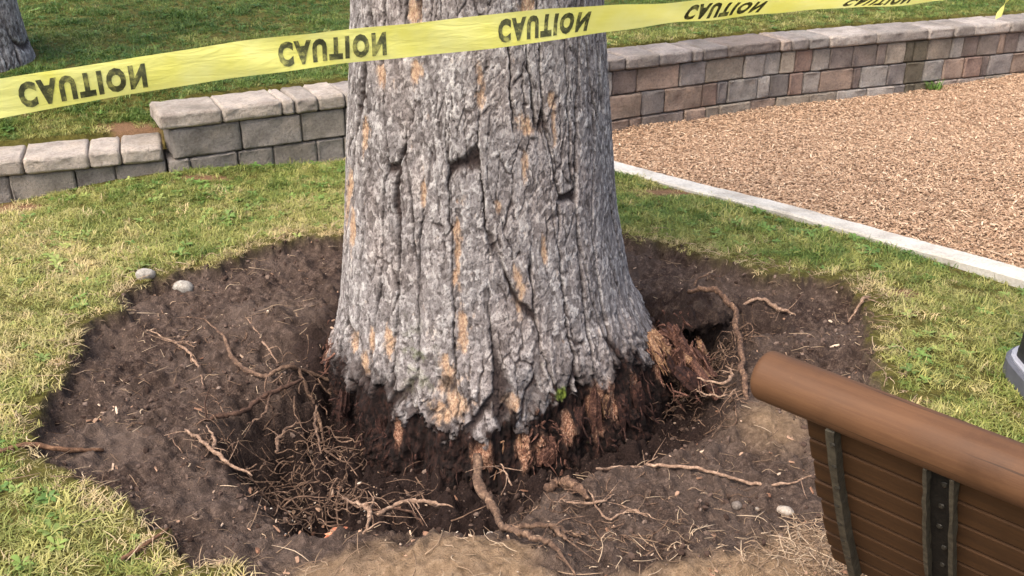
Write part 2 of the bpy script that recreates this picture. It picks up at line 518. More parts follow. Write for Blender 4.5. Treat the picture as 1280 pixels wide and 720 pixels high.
MOUNDS = [(-0.098, 1.838, .15, .055), (0.105, 1.875, .07, .03), (0.80, 2.55, .10, .05), (-0.417, 1.86, .12, .025), (0.456, 1.86, .16, .03), (-0.92, 3.25, .16, .035), (-0.95, 2.25, .16, .03), (1.05, 3.0, .12, .03), (-0.75, 3.5, .12, .03)]
CAP_Z, COURSE, CAP_H = 0.28, 0.152, 0.082


def terrain(X, Y, fine=True):
    X = np.asarray(X, float); Y = np.asarray(Y, float)
    dw, sw = seg_dist(X, Y, WALL, False)
    dw = dw * sw                                   # positive behind the wall
    dk, sk = seg_dist(X, Y, KERB, False)
    chipm = ((sk > 0) & (dw < 0.1) & (X > -0.4)).astype(float)
    ds, ins = seg_dist(X, Y, SOIL, True)
    wob = 0.035 * fbm(X * 9, Y * 9, octv=3, seed=3) + 0.02 * vnoise(X * 40, Y * 40, seed=9)
    ds = np.where(ins, ds, -ds) + wob
    dr, inr = seg_dist(X, Y, RIM, True)
    dr = np.where(inr, dr, -dr) + 0.03 * fbm(X * 7, Y * 7, octv=3, seed=5)
    # lawn level
    z = 0.02 * fbm(X * 0.9, Y * 0.9, octv=2, seed=21)
    z = z + 0.07 * sstep(-0.9, -1.7, X) * sstep(3.7, 4.6, Y) - 0.05 * sstep(-1.75, -2.4, X) * sstep(3.7, 4.3, Y)
    zc = -0.015 - 0.085 * sstep(2.2, 0.3, np.abs(dw)) + 0.06 * sstep(2.2, 4.2, X) * sstep(4.5, 7, Y)
    zc = zc + 0.012 * fbm(X * 2.5, Y * 2.5, octv=3, seed=33)
    z = np.where(chipm > 0.5, zc, z)
    # raised lawn behind the wall
    low = sstep(-1.66, -1.82, X) * (1 - sstep(0.3, 1.0, dw))
    up = CAP_Z + CAP_H - 0.03 - 0.15 * low + 0.085 * np.clip(dw, 0, 26) + 0.03 * fbm(X * 0.5, Y * 0.5, octv=2, seed=8) * sstep(0.3, 1.5, dw)
    zlow = np.where(dw > 0.05, -0.2, z)
    z = np.where(dw > 0.13, up, z)
    # dug soil
    m_s = sstep(-0.012, 0.02, ds)
    dry = sstep(1.93, 1.78, Y + 0.26 * fbm(X * 4, Y * 4, octv=4, seed=41)) * sstep(-0.62, -0.35, X + 0.1 * vnoise(X * 6, Y * 6, seed=2))
    dry = np.maximum(dry, sstep(.35, .7, np.exp(-(((X + .10) / .17) ** 2 + ((Y - 1.82) / .11) ** 2)) + .2 * fbm(X * 12, Y * 12, octv=3, seed=42)))
    dry = np.maximum(dry, 0.8 * np.exp(-(((X - 0.80) / .10) ** 2 + ((Y - 2.50) / .10) ** 2)))
    dig = -0.058 * sstep(0, 0.03, ds) - 0.035 * sstep(0.05, 0.35, ds)
    dig = dig * (1 - 0.75 * sstep(2.0, 1.75, Y) * sstep(-0.6, -0.3, X))
    pit = sstep(-0.03, 0.17, dr)
    dig = dig - (0.165 + .03 * sstep(-.3, -.6, X)) * pit
    for hx, hy, hr, hd in HOLES:
        dig = dig - hd * np.exp(-(((X - hx) ** 2 + (Y - hy) ** 2) / hr ** 2) ** 2.2)
    for hx, hy, hr, hd in MOUNDS:
        dig = dig + hd * np.exp(-((X - hx) ** 2 + (Y - hy) ** 2) / hr ** 2)
    if fine:
        lump = 0.022 * fbm(X * 11, Y * 11, octv=3, seed=50) + 0.017 * fbm(X * 34, Y * 34, octv=3, seed=51, gain=.65)
        f1 = fbm(X * 22, Y * 22, octv=2, seed=52)
        lump = lump + 0.016 * np.maximum(0, f1 - 0.12) / 0.4 - 0.010 * np.maximum(0, fbm(X * 28, Y * 28, octv=2, seed=54) - .1) / .4
        lump = lump * (1 - .45 * dry)
        lump = lump * (1 + 0.9 * pit)
    else:
        lump = 0
    add = np.where(dw < 0, m_s * (dig + lump), 0)
    z = z + add
    zlow = zlow + add
    # bare patches in the turf
    bare = np.zeros_like(z)
    for bx, by, rx, ry in [(1.487, 3.273, .07, .05), (-1.50, 4.47, .16, .05), (1.52, 3.92, .10, .05), (-1.95, 4.80, .2, .08), (-2.35, 4.2, .2, .08), (-2.2, 3.4, .10, .06), (-1.75, 2.6, .06, .05), (0.75, 4.40, .2, .05)]:
        bare = np.maximum(bare, np.exp(-(((X - bx) / rx) ** 2 + ((Y - by) / ry) ** 2)))
    bare = sstep(0.3, 0.65, bare + 0.25 * fbm(X * 14, Y * 14, octv=3, seed=61))
    humus_shade = np.clip(pit * 0.95, 0, 1)  # shade of the dug pit painted in as dark earth
    humus_shade = np.maximum(humus_shade, sstep(.30, .62, .75 * sstep(1.05, .55, np.hypot(X - TREE[0], Y - TREE[1])) + .35 * fbm(X * 4, Y * 4, octv=4, seed=66)) * .95)
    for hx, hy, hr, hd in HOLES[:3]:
        humus_shade = np.maximum(humus_shade, 0.9 * np.exp(-((X - hx) ** 2 + (Y - hy) ** 2) / (hr * 1.1) ** 2))  # darkness of the hollows put into the soil colour
    return dict(z=z, zlow=zlow, soil=m_s * (1 - chipm) * (dw < 0), dry=dry * m_s, humus_shade=humus_shade * m_s, bare=bare * (1 - chipm), chip=chipm, dw=dw, ds=ds, dk=dk * sk, pit=pit * m_s)


_hx = np.arange(-1.8, 2.2, .01); _hy = np.arange(.8, 4.2, .01)
_HX, _HY = np.meshgrid(_hx, _hy)
_HZ = terrain(_HX, _HY)['z']


def gz(x, y):
    fx, fy = (x + 1.8) / .01, (y - .8) / .01
    i, j = int(fx), int(fy)
    if not (0 <= i < len(_hx) - 1 and 0 <= j < len(_hy) - 1):
        return float(terrain(np.array([x]), np.array([y]))['z'][0])
    fx -= i; fy -= j
    return float((_HZ[j, i] * (1 - fx) + _HZ[j, i + 1] * fx) * (1 - fy) + (_HZ[j + 1, i] * (1 - fx) + _HZ[j + 1, i + 1] * fx) * fy)


def stretch(a, b, step, far0, far1, grow=1.16):
    mid = list(np.arange(a, b, step))
    lo, s = [], step
    x = a
    while x > far0:
        s *= grow; x -= s; lo.append(x)
    hi, s = [], step
    x = mid[-1]
    while x < far1:
        s *= grow; x += s; hi.append(x)
    return np.array(lo[::-1] + mid + hi)


gx = stretch(-1.62, 1.42, 0.0068, -70, 70, 1.07)
gy = stretch(1.45, 4.0, 0.0068, -20, 90, 1.07)
GX, GY = np.meshgrid(gx, gy)
T = terrain(GX, GY)
me = grid_mesh('ground', np.stack([GX, GY, T['zlow']], -1), len(gx), len(gy))
for k in ('soil', 'dry', 'humus_shade', 'bare', 'chip'):
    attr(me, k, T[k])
tag(obj('ground', me, M['ground']), kind='structure')


# raised lawn behind the wall, laid out along the wall
WS, _ = smooth_path([(x, y, 0) for x, y in WALL], [1] * len(WALL), 260)
tn = np.gradient(WS[:, :2], axis=0); tn /= np.linalg.norm(tn, axis=1)[:, None]
for _ in range(30): tn = (tn + np.roll(tn, 1, 0) + np.roll(tn, -1, 0)) / 3 if False else np.vstack([tn[:1], (tn[:-2] + tn[1:-1] + tn[2:]) / 3, tn[-1:]])
nrm = np.stack([-tn[:, 1], tn[:, 0]], -1)
dd = np.r_[0.14, .2, .26, np.geomspace(.32, 95, 70)]
LX = WS[None, :, 0] + dd[:, None] * nrm[None, :, 0]; LY = WS[None, :, 1] + dd[:, None] * nrm[None, :, 1]
TL = terrain(LX, LY)
zl_ = np.where(TL['dw'] > .13, TL['z'], CAP_Z - .1)
zl_ = zl_ - .15 * (dd < .27)[:, None]
me = grid_mesh('raised_lawn', np.stack([LX, LY, zl_], -1), LX.shape[1], LX.shape[0])
for k in ('soil', 'dry', 'humus_shade', 'chip'): attr(me, k, TL[k] * 0)
attr(me, 'bare', TL['bare'])
tag(obj('raised_lawn', me, M['ground']), kind='structure')


# matted soil and roots overhanging the hollow right of the trunk
u_, v_ = np.meshgrid(np.linspace(0, 1, 90), np.linspace(0, 1, 150))
ang = v_ * TAU
edge_n = 1 + .32 * fbm(np.cos(ang) * 2.2, np.sin(ang) * 2.2, octv=5, seed=71, gain=.65)
mx = 0.675 + .185 * edge_n * np.cos(ang) * np.sin(u_ * math.pi); my = 3.34 + .165 * edge_n * np.sin(ang) * np.sin(u_ * math.pi)
mz = -.098 + .028 * np.cos(u_ * math.pi) + .050 * fbm(mx * 14, my * 14, u_ * 3, 4, 72) + .040 * fbm(mx * 42, my * 42, u_ * 6, 4, 73, .65)
me = grid_mesh('soil_overhang', np.stack([mx, my, mz], -1), 90, 150)
for k in ('dry', 'bare', 'chip'): attr(me, k, mz * 0)
attr(me, 'soil', mz * 0 + 1); attr(me, 'humus_shade', np.clip(.5 + 1.2 * fbm(mx * 20, my * 20, octv=3, seed=74), 0, .9))
tag(obj('soil_overhang', me, M['ground']), kind='structure')


# ------------------------------------------------------------------ retaining wall
def wall_frame():
    P = np.array(WALL); i0 = 2
    L = np.hypot(*np.diff(P, axis=0).T)
    cum = np.r_[0, np.cumsum(L)]
    cum -= cum[i0]
    return P, cum


WPTS, WCUM = wall_frame()


def wall_at(s):
    x = np.interp(s, WCUM, WPTS[:, 0]); y = np.interp(s, WCUM, WPTS[:, 1])
    x2 = np.interp(s + .12, WCUM, WPTS[:, 0]); y2 = np.interp(s + .12, WCUM, WPTS[:, 1])
    x1 = np.interp(s - .12, WCUM, WPTS[:, 0]); y1 = np.interp(s - .12, WCUM, WPTS[:, 1])
    return x, y, math.atan2(y2 - y1, x2 - x1)


def block_mesh(w, h, d, seed, chamfer=0.012):
    """rough split-faced block, origin at the middle of its bottom front edge"""
    r_ = np.random.default_rng(seed)
    nx = max(2, int(round(w / 0.045))); nz = 3; ny = 2
    bm = bmesh.new()
    c2 = chamfer * 1.8
    xs = np.r_[-w / 2, -w / 2 + chamfer, -w / 2 + c2, np.linspace(-w / 2 + c2, w / 2 - c2, nx + 1)[1:-1], w / 2 - c2, w / 2 - chamfer, w / 2]
    zs = np.r_[0, chamfer, c2, h * .5, h - c2, h - chamfer, h] if h < .1 else np.r_[0, chamfer, c2, h * .36, h * .64, h - c2, h - chamfer, h]
    ys = np.r_[0, chamfer, c2, d * .5, d - chamfer, d]
    nX, nY, nZ = len(xs), len(ys), len(zs)
    vid = {}
    def V(i, j, k):
        if (i, j, k) in vid: return vid[(i, j, k)]
        x, y, z = xs[i], ys[j], zs[k]
        ex = i in (0, nX - 1); ey = j in (0, nY - 1); ez = k in (0, nZ - 1)
        e = ex + ey + ez
        sx = 1 if i == 0 else -1; sy = 1 if j == 0 else -1; sz = 1 if k == 0 else -1
        pull = {1: 0, 2: chamfer * .42, 3: chamfer * .75}.get(e, 0)
        if ex: x += sx * pull
        if ey: y += sy * pull
        if ez: z += sz * pull
        if j == 0 and not ex and not ez: y -= r_.uniform(-.002, .007)
        q = .0028
        v = bm.verts.new((x + r_.uniform(-q, q), y + r_.uniform(-q, q), z + (r_.uniform(-q, q) if k == nZ - 1 else r_.uniform(0, q) if k == 0 else 0)))
        vid[(i, j, k)] = v
        return v
    for i in range(nX - 1):
        for k in range(nZ - 1):
            bm.faces.new((V(i, 0, k), V(i + 1, 0, k), V(i + 1, 0, k + 1), V(i, 0, k + 1)))
            bm.faces.new((V(i, nY - 1, k), V(i, nY - 1, k + 1), V(i + 1, nY - 1, k + 1), V(i + 1, nY - 1, k)))
        for j in range(nY - 1):
            bm.faces.new((V(i, j, 0), V(i, j + 1, 0), V(i + 1, j + 1, 0), V(i + 1, j, 0)))
            bm.faces.new((V(i, j, nZ - 1), V(i + 1, j, nZ - 1), V(i + 1, j + 1, nZ - 1), V(i, j + 1, nZ - 1)))
    for j in range(nY - 1):
        for k in range(nZ - 1):
            bm.faces.new((V(0, j, k), V(0, j, k + 1), V(0, j + 1, k + 1), V(0, j + 1, k)))
            bm.faces.new((V(nX - 1, j, k), V(nX - 1, j + 1, k), V(nX - 1, j + 1, k + 1), V(nX - 1, j, k + 1)))
    me = bpy.data.meshes.new('block')
    bm.to_mesh(me); bm.free()
    return me


wall = empty('retaining_wall', (-1.65, 4.55, 0))
tag(wall, 'low retaining wall of rough tan and grey concrete blocks with cap stones behind the tree', 'wall')
PAL = dict(w=(176, 165, 153), s=(154, 134, 119), g=(138, 130, 124), b=(126, 112, 104), r=(140, 118, 106), t=(154, 142, 127), l=(156, 149, 141), k=(122, 115, 110), c=(158, 149, 140), p=(154, 140, 129), d=(134, 122, 114))
block_n = 0


def lay(name, seams, z, h, depth, cols, proud=0.0, gap=0.004):
    global block_n
    for i in range(len(seams) - 1):
        s0, s1 = seams[i], seams[i + 1]
        block_n += 1
        w = s1 - s0 - gap
        if w < 0.03: continue
        x, y, a = wall_at((s0 + s1) / 2)
        me = block_mesh(w, h - 0.004, depth, block_n * 7 + 1, 0.011 if name == 'cap_block' else 0.007)
        me.polygons.foreach_set('use_smooth', [True] * len(me.polygons))
        o = obj(name, me, M['block'], wall)
        off = proud + random.uniform(-0.006, 0.006)
        o.location = (x + math.sin(a) * off - wall.location.x, y - math.cos(a) * off - wall.location.y, z)
        o.rotation_euler = (random.uniform(-.012, .012), random.uniform(-.008, .008), a + random.uniform(-.015, .015))
        c = cols[i] if i < len(cols) else random.choice('sgbtlccpdt')
        f = random.uniform(0.9, 1.1)
        o.color = lin(*(min(255, v * f) for v in PAL[c]))


def run(a, b, sizes):
    out = [a]
    while out[-1] < b:
        out.append(out[-1] + random.choice(sizes))
    return out


z1, z2, z3 = CAP_Z - COURSE, CAP_Z - 2 * COURSE, CAP_Z - 3 * COURSE
SZ = (.13, .2, .2, .28)
capL = [0.728, 1.031, 1.332, 1.398, 1.521, 1.667]
capM = [1.667, 1.93, 2.13, 2.42, 2.63, 2.9, 3.1, 3.35]
capR = [3.35, 3.476, 3.721, 3.972, 4.054, 4.252, 4.69, 4.772, 4.911, 5.078, 5.468, 5.906, 6.136, 6.321, 6.658]
lay('cap_block', capL + capM[1:] + capR[1:] + run(6.658, 9.2, (.2, .3, .35))[1:], CAP_Z, CAP_H, .29,
    'wwwww' + 'ccgcgcc' + 'ggggkdpglccccc' + 'c' * 12, 0.022)
lay('block', [0.775, 1.114, 1.424, 1.661] + run(1.661, 3.2, SZ)[1:-1] + [3.387, 3.57, 3.895, 4.1, 4.414, 4.582, 4.719, 4.83, 4.965, 5.108, 5.298, 5.503, 5.578, 5.744, 5.821, 5.948, 6.156, 6.261, 6.405, 6.592, 6.652] + run(6.78, 9.2, SZ),
    z1, COURSE, .22, '', 0.0)
lay('block', [0.743, 0.85, 1.085, 1.266, 1.496, 1.645] + run(1.645, 3.2, SZ)[1:-1] + [3.365, 3.61, 3.787, 4.084, 4.207, 4.296, 4.542, 4.648, 4.801, 4.911, 5.048, 5.325, 5.392, 5.622, 5.776, 5.939, 6.12, 6.307, 6.467, 6.535] + run(6.76, 9.2, SZ),
    z2, COURSE, .22, '', 0.004)
lay('block', run(2.6, 3.2, SZ)[:-1] + [3.372, 3.523, 3.62, 3.948, 4.119, 4.231, 4.494, 4.713, 4.98, 5.206, 5.458, 5.695, 5.794, 5.88, 6.06, 6.263, 6.518, 6.729] + run(6.93, 9.2, SZ),
    z3, COURSE, .22, '', 0.010)
# the lower run on the left
lay('cap_block', run(-1.9, -0.25, (.2, .28)) [:-1] + [-0.17, 0.11, 0.395, 0.537, 0.728], z1, CAP_H, .27, 'wwwwwwwww' + 'wwww', 0.022)
lay('block', run(-1.9, -0.35, SZ)[:-1] + [-0.25, 0.033, 0.319, 0.502, 0.735], z2, COURSE, .22, 'g' * 20, 0.0)
RC = {}  # colours read off the photograph for the run right of the trunk, by course and order
course = {z1: 'b s g t c l t r c d d d t g k t l b d s b g'.split(), z2: 's k s r g l l k r c s b l g b l s r b g'.split(), z3: 's s d s t t s t t l c k k c p p'.split()}
for zc, letters in course.items():
    row = sorted([o for o in wall.children if o.name.startswith('block') and abs(o.location.z - zc) < .002 and o.location.x + wall.location.x > 0.58], key=lambda o: o.location.x)
    for o, c in zip(row, letters):
        f = random.uniform(0.93, 1.07)
        o.color = lin(*(min(255, v * f) for v in PAL[c]))
for o in wall.children:      # damp stained blocks under the weed on the right
    wx = o.location.x + wall.location.x
    if o.name.startswith('block') and o.location.z < .2 and 2.77 < wx < 2.98:
        o.color = lin(108, 100, 84)
for o in wall.children:      # left of the trunk the blocks are even grey-tan
    if o.name.startswith('block') and o.location.x + wall.location.x < -0.6:
        f = random.uniform(.94, 1.06); o.color = lin(*[v * f for v in random.choice(((140, 133, 125), (148, 140, 130), (134, 128, 121)))])

# ------------------------------------------------------------------ weeds at the foot of the wall
def weed_clump(x, y, z, n, h, seed, label):
    r2 = np.random.default_rng(seed)
    root = empty('weed_clump', (x, y, z)); tag(root, label, 'weed')
    V, F = [], []
    for k in range(n):
        da = r2.uniform(0, TAU); L = h * r2.uniform(.5, 1.2); ln = r2.uniform(.2, .9); w = .009 * r2.uniform(.6, 1.3)
        bx, by = r2.normal(0, .03), r2.normal(0, .015)
        px, py = -math.sin(da) * w / 2, math.cos(da) * w / 2
        b = len(V)
        for f, wf in ((0, .5), (.35, 1), (.7, .8), (1, .1)):
            o_ = ln * L * f ** 1.6; q = (bx + math.cos(da) * o_, by + math.sin(da) * o_, L * f * (1 - .3 * ln * f) - .01)
            V += [(q[0] - px * wf, q[1] - py * wf, q[2]), (q[0] + px * wf, q[1] + py * wf, q[2])]
        for q in range(3): F.append((b + 2 * q, b + 2 * q + 1, b + 2 * q + 3, b + 2 * q + 2))
    obj('leaves', mesh_from('leaves', V, F), M['weed_solid'], root)


weed_clump(3.03, 6.84, gz(3.03, 6.84), 46, .10, 5, 'green weed clump growing at the foot of the right wall')

# ------------------------------------------------------------------ kerb
def ribbon(pts, half, z_top, z_bot, n):
    P, _ = smooth_path([(x, y, 0) for x, y in pts], [1] * len(pts), n)
    V, F = [], []
    ch = 0.008
    prof = [(-half, z_bot), (-half, z_top - ch), (-half + ch, z_top), (half - ch, z_top), (half, z_top - ch), (half, z_bot)]
    for k in range(n):
        Tn = P[min(k + 1, n - 1)] - P[max(k - 1, 0)]; Tn /= np.linalg.norm(Tn)
        N = np.array([-Tn[1], Tn[0], 0])
        jz = 0.003 * math.sin(k * .13) + random.uniform(-.0012, .0012)
        for a, z in prof:
            q = P[k] + N * (a + random.uniform(-.0015, .0015)); V.append((q[0], q[1], z + jz))
    m_ = len(prof)
    for k in range(n - 1):
        for j in range(m_ - 1):
            F.append((k * m_ + j, (k + 1) * m_ + j, (k + 1) * m_ + j + 1, k * m_ + j + 1))
    F.append(tuple(range(m_))); F.append(tuple((n - 1) * m_ + j for j in range(m_))[::-1])
    return V, F


V, F = ribbon(KERB, 0.055, 0.030, -0.15, 160)
tag(obj('kerb', mesh_from('kerb', V, F, False), M['concrete']), kind='structure')

# ------------------------------------------------------------------ trees
ZR = [(-.6, .68), (-.3, .63), (-.15, .60), (0, .548), (.16, .503), (.45, .455), (1.1, .387), (1.5, .372), (6.0, .30)]
CX = [(-.6, .02), (0, .002), (.16, -.02), (.45, -.035), (1.1, -.038), (6.0, -.03)]
SPOTS = [(-66, .559, 5, .06), (-60, .436, 4, .06), (-7.4, .515, 2.5, .03), (-7.9, .382, 1.5, .022), (-5.9, .24, 2.8, .035), (-6.1, .18, 2.8, .03), (14.8, .365, 2.2, .035), (14.4, .28, 2.5, .03),
         (-55, .081, 5, .04), (-36, .128, 2.5, .045), (19.7, .811, 4, .035), (32.6, .88, 2.5, .03), (-42, .938, 4, .035), (-23.6, .964, 3, .03), (23, 1.136, 4, .04), (-23.6, 1.125, 4, .04),
         (-13, .07, 3.5, .08), (-14.7, -.035, 4.5, .035), (7, -.008, 3, .03), (8, .587, 1.6, .02), (-48, .03, 3, .04), (-69, .50, 5, .09), (-11, .0, 4.5, .07), (15.5, .32, 1.6, .06), (-7, .45, 1.2, .10), (-6, .21, 2.2, .06), (-44, .10, 2, .05), (20, .70, 2, .05), (33, .80, 1.6, .05), (26, .45, 1.4, .05), (-20, .62, 1.6, .05), (3, .93, 2.2, .05), (-52, .75, 2.5, .05)]
EDGE = [(-180, -.05), (-90, -.14), (-63, -.10), (-46, -.05), (-31, -.084), (-15.7, -.088), (-1, -.092), (10.5, -.066), (20, -.018), (35, -.022), (56, -.02), (77, -.03), (120, -.03), (180, -.05)]


def make_trunk(name, zr, cx, th, zlist, seed, spots=(), edge=None, flare=True, scale=1.0):
    """th: angles, 0 faces -Y"""
    TH, Z = np.meshgrid(th, zlist)
    nth = len(th)
    RR = np.interp(Z, *zip(*zr)); CXX = np.interp(Z, *zip(*cx))
    deg = (np.degrees(TH) + 180) % 360 - 180
    cth, sth = np.cos(TH), np.sin(TH)
    r0 = 0.46 * scale
    ca, sa = cth * r0, sth * r0                      # metres round the stem, for noise
    # slow irregularity of the stem
    RR = RR * (1 + 0.010 * fbm(cth * 2.2 + seed, sth * 2.2, Z * 0.8, 2, seed) + 0.006 * np.cos(TH * 7 + 1.5 * np.sin(Z * 2)))
    if flare:
        fl = sstep(0.25, -0.25, Z)
        RR = RR + fl * (0.05 * np.maximum(0, np.cos(np.radians(deg - 78))) ** 3 + 0.03 * np.maximum(0, np.cos(np.radians(deg + 40))) ** 5 - 0.025 * np.exp(-((deg + 55) / 9) ** 2) + 0.012 * np.cos(TH * 5 + 0.6))
    U = (TH + math.pi)
    wa = 0.022 * fbm(ca * 5, sa * 5, Z * 2.4, 2, seed + 5) + 0.013 * fbm(ca * 14, sa * 14, Z * 7, 3, seed + 6)
    wz = 0.05 * fbm(ca * 9, sa * 9, Z * 3, 2, seed + 7)
    wf = 0.007 * fbm(ca * 60, sa * 60, Z * 40, 3, seed + 8)
    # long narrow fissures between flat plates
    nu = int(round(TAU * r0 / 0.085)); cw = TAU / nu
    _, e, rnd = voronoi((U + (wa + wf) / r0) / cw, (Z + wz) / 0.75, nu, seed + 1, 0.9)
    mod = sstep(-0.45, 0.05, fbm(ca * 7, sa * 7, Z * 3.2, 3, seed + 9))
    big = (1 - sstep(0.015, 0.065, e)) * mod
    valley = (1 - sstep(0.0, 0.16, e)) * (0.3 + 0.7 * mod)
    # second set: shorter cracks
    nu2 = int(round(TAU * r0 / 0.036)); cw2 = TAU / nu2
    _, e2, rnd2 = voronoi((U + (1.3 * wa + wf) / r0) / cw2, (Z + wz * 0.8 + wf) / 0.17, nu2, seed + 2, 1.0)
    small = (1 - sstep(0.01, 0.085, e2)) * sstep(-0.20, 0.25, fbm(ca * 11, sa * 11, Z * 6, 3, seed + 10))
    # scales
    wb = 0.010 * fbm(ca * 70, sa * 70, Z * 45, 2, seed + 12)
    nu3 = int(round(TAU * r0 / 0.022)); cw3 = TAU / nu3
    _, e3, rnd3 = voronoi((U + (wa + wb) / r0) / cw3, (Z + wz + wb) / 0.036, nu3, seed + 3, 1.0)
    nu4 = int(round(TAU * r0 / 0.0105)); cw4 = TAU / nu4
    _, e4, rnd4 = voronoi((U + (wa + wb) / r0) / cw4, (Z + wb) / 0.016, nu4, seed + 4, 1.0)
    scale_gap = (1 - sstep(0.0, 0.09, e3)) * sstep(-.25, .2, fbm(ca * 30, sa * 30, Z * 20, 2, seed + 13))
    lowrough = 1 + 0.6 * sstep(0.25, 0.0, Z) if edge else 1.0
    relief = -0.020 * big - 0.004 * valley - 0.006 * small * lowrough + 0.003 * (rnd - 0.5) + 0.0028 * (rnd2 - 0.5) * lowrough \
        + (0.0020 * (rnd3 - 0.5) - 0.0034 * scale_gap) * lowrough + 0.0022 * (rnd4 - 0.5) - .0016 * (1 - sstep(0, .1, e4)) + 0.0016 * fbm(ca * 55, sa * 55, Z * 22, 4, seed + 14, .6)
    fiss = np.clip(big * 1.0 + small * 0.85 + 0.5 * scale_gap * (lowrough if edge else 1), 0, 1)
    patch = np.zeros_like(Z)
    for a, zz, wd, hh in spots:
        patch = np.maximum(patch, np.exp(-(((deg - a) / wd) ** 2 + ((Z - zz) / (hh * 1.15)) ** 2)))
    patch = sstep(0.34, 0.85, patch + 0.75 * fbm(ca * 55, sa * 55, Z * 26, 4, seed + 15, .65) + .25 * (rnd4 - .5)) * (1 - 0.8 * fiss)
    if not len(spots): patch = sstep(0.42, 0.55, fbm(cth * 4, sth * 4, Z * 4, 3, seed + 15)) * .5
    relief = relief - 0.006 * patch
    rot = np.zeros_like(Z); rtone = np.zeros_like(Z); stain = np.zeros_like(Z)
    if edge:
        ze = 0.018 + np.interp(deg, *zip(*edge)) + 0.055 * fbm(ca * 22, sa * 22, octv=4, seed=seed + 20) + 0.05 * (rnd3 - 0.5) + 0.05 * (rnd2 - .5) + .03 * (rnd4 - .5)
        dz = Z - ze
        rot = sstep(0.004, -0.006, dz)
        under = 0.014 * rot + 0.020 * sstep(-0.01, -0.10, dz)
        fib = fbm(ca * 42, sa * 42, Z * 6, 4, seed + 23, .6)
        lump = 0.036 * fbm(ca * 16, sa * 16, Z * 8, 4, seed + 22) + 0.030 * fib + .012 * (rnd3 - .5) + 0.006 * (rnd4 - .5)
        relief = relief * (1 - 0.7 * rot) - under + lump * rot
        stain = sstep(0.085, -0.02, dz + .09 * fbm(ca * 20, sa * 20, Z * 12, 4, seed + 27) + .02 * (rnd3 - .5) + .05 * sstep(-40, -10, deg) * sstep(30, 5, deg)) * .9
        ragged = sstep(0.16, 0.0, dz) * (1 - rot)
        relief = relief + ragged * (0.014 * fbm(ca * 70, sa * 70, Z * 45, 3, seed + 24) + 0.012 * (rnd3 - .5))
        fiss = np.maximum(fiss, ragged * sstep(0.02, 0.25, fbm(ca * 60, sa * 60, Z * 40, 3, seed + 25)) * .9)
        for a, zz, wd, hh in [(-3, -.16, 4, .055), (10, -.15, 2.4, .06), (17, -.17, 4, .05), (37, -.10, 3, .09), (42, -.07, 2.5, .07), (-30, -.14, 1.6, .05), (75, -.05, 10, .08), (-85, -.05, 8, .05), (54, -.06, 2, .04), (25, -.12, 2, .06)]:
            rtone = np.maximum(rtone, np.exp(-(((deg - a) / wd) ** 2 + ((Z - zz) / hh) ** 2)))
        rtone = sstep(.3, .75, rtone + .5 * fib + .2 * (rnd4 - .5))
    RR = RR + np.where(rot > .5, relief, relief * .78) * (1 if scale == 1 else 0.8)
    co = np.stack([CXX + RR * np.sin(TH), -RR * np.cos(TH), Z], -1)
    me = grid_mesh(name, co, nth, len(zlist), wrap=True)
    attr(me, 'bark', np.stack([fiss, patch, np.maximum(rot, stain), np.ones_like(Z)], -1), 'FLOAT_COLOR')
    attr(me, 'flake', np.clip(0.62 * rnd4 + 0.18 * rnd3 + 0.12 * rnd2 + 0.08 * rnd, 0, 1))
    attr(me, 'rtone', rtone)
    moss = np.zeros_like(Z)
    if edge:
        moss = np.exp(-(((deg - 24) / 2.4) ** 2 + ((Z + 0.004) / 0.022) ** 2))
        moss = sstep(.25, .7, moss + .4 * fbm(ca * 60, sa * 60, Z * 60, 3, 78))
        moss = np.maximum(moss, 0.30 * np.exp(-(((deg + 24) / 7) ** 2 + ((Z - 0.10) / 0.10) ** 2)) * sstep(-.1, .4, fbm(ca * 40, sa * 40, Z * 40, 3, 77)))
    attr(me, 'moss', moss)
    return me


zl = np.r_[np.arange(-0.46, 1.36, 0.0034), np.arange(1.367, 2.3, .008), np.linspace(2.31, 6.0, 60)]
thf = np.r_[np.arange(-1.75, 1.75, 0.0066), np.arange(1.75, TAU - 1.75, 0.02)]
pine = empty('pine_tree', (TREE[0], TREE[1], 0))
tag(pine, 'big grey pine trunk with its roots dug bare in the soil pit', 'tree')
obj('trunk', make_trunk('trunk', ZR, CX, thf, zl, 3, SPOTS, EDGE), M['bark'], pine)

tz = gz(-3.05, 5.42)
pine2 = empty('pine_tree', (-3.05, 5.42, tz))
tag(pine2, 'pine trunk on the raised lawn at the top left corner', 'tree')
obj('trunk', make_trunk('trunk', [(-.2, .36), (0, .345), (.1, .325), (.3, .31), (1.2, .30), (5, .24)], [(-.2, 0), (5, 0)], np.linspace(-math.pi, math.pi, 420, endpoint=False), np.r_[np.arange(-.15, 1.3, .009), np.linspace(1.33, 5, 40)], 40, (), None, False, 0.68), M['bark2'], pine2)


# ------------------------------------------------------------------ roots of the big tree
def ground_path(pts, rad, lift=0.35, zmin=-1.0):
    P = []
    for (x, y), r in zip(pts, rad):
        P.append((x - TREE[0], y - TREE[1], max(gz(x, y) + .009 + r * lift, zmin)))
    return P


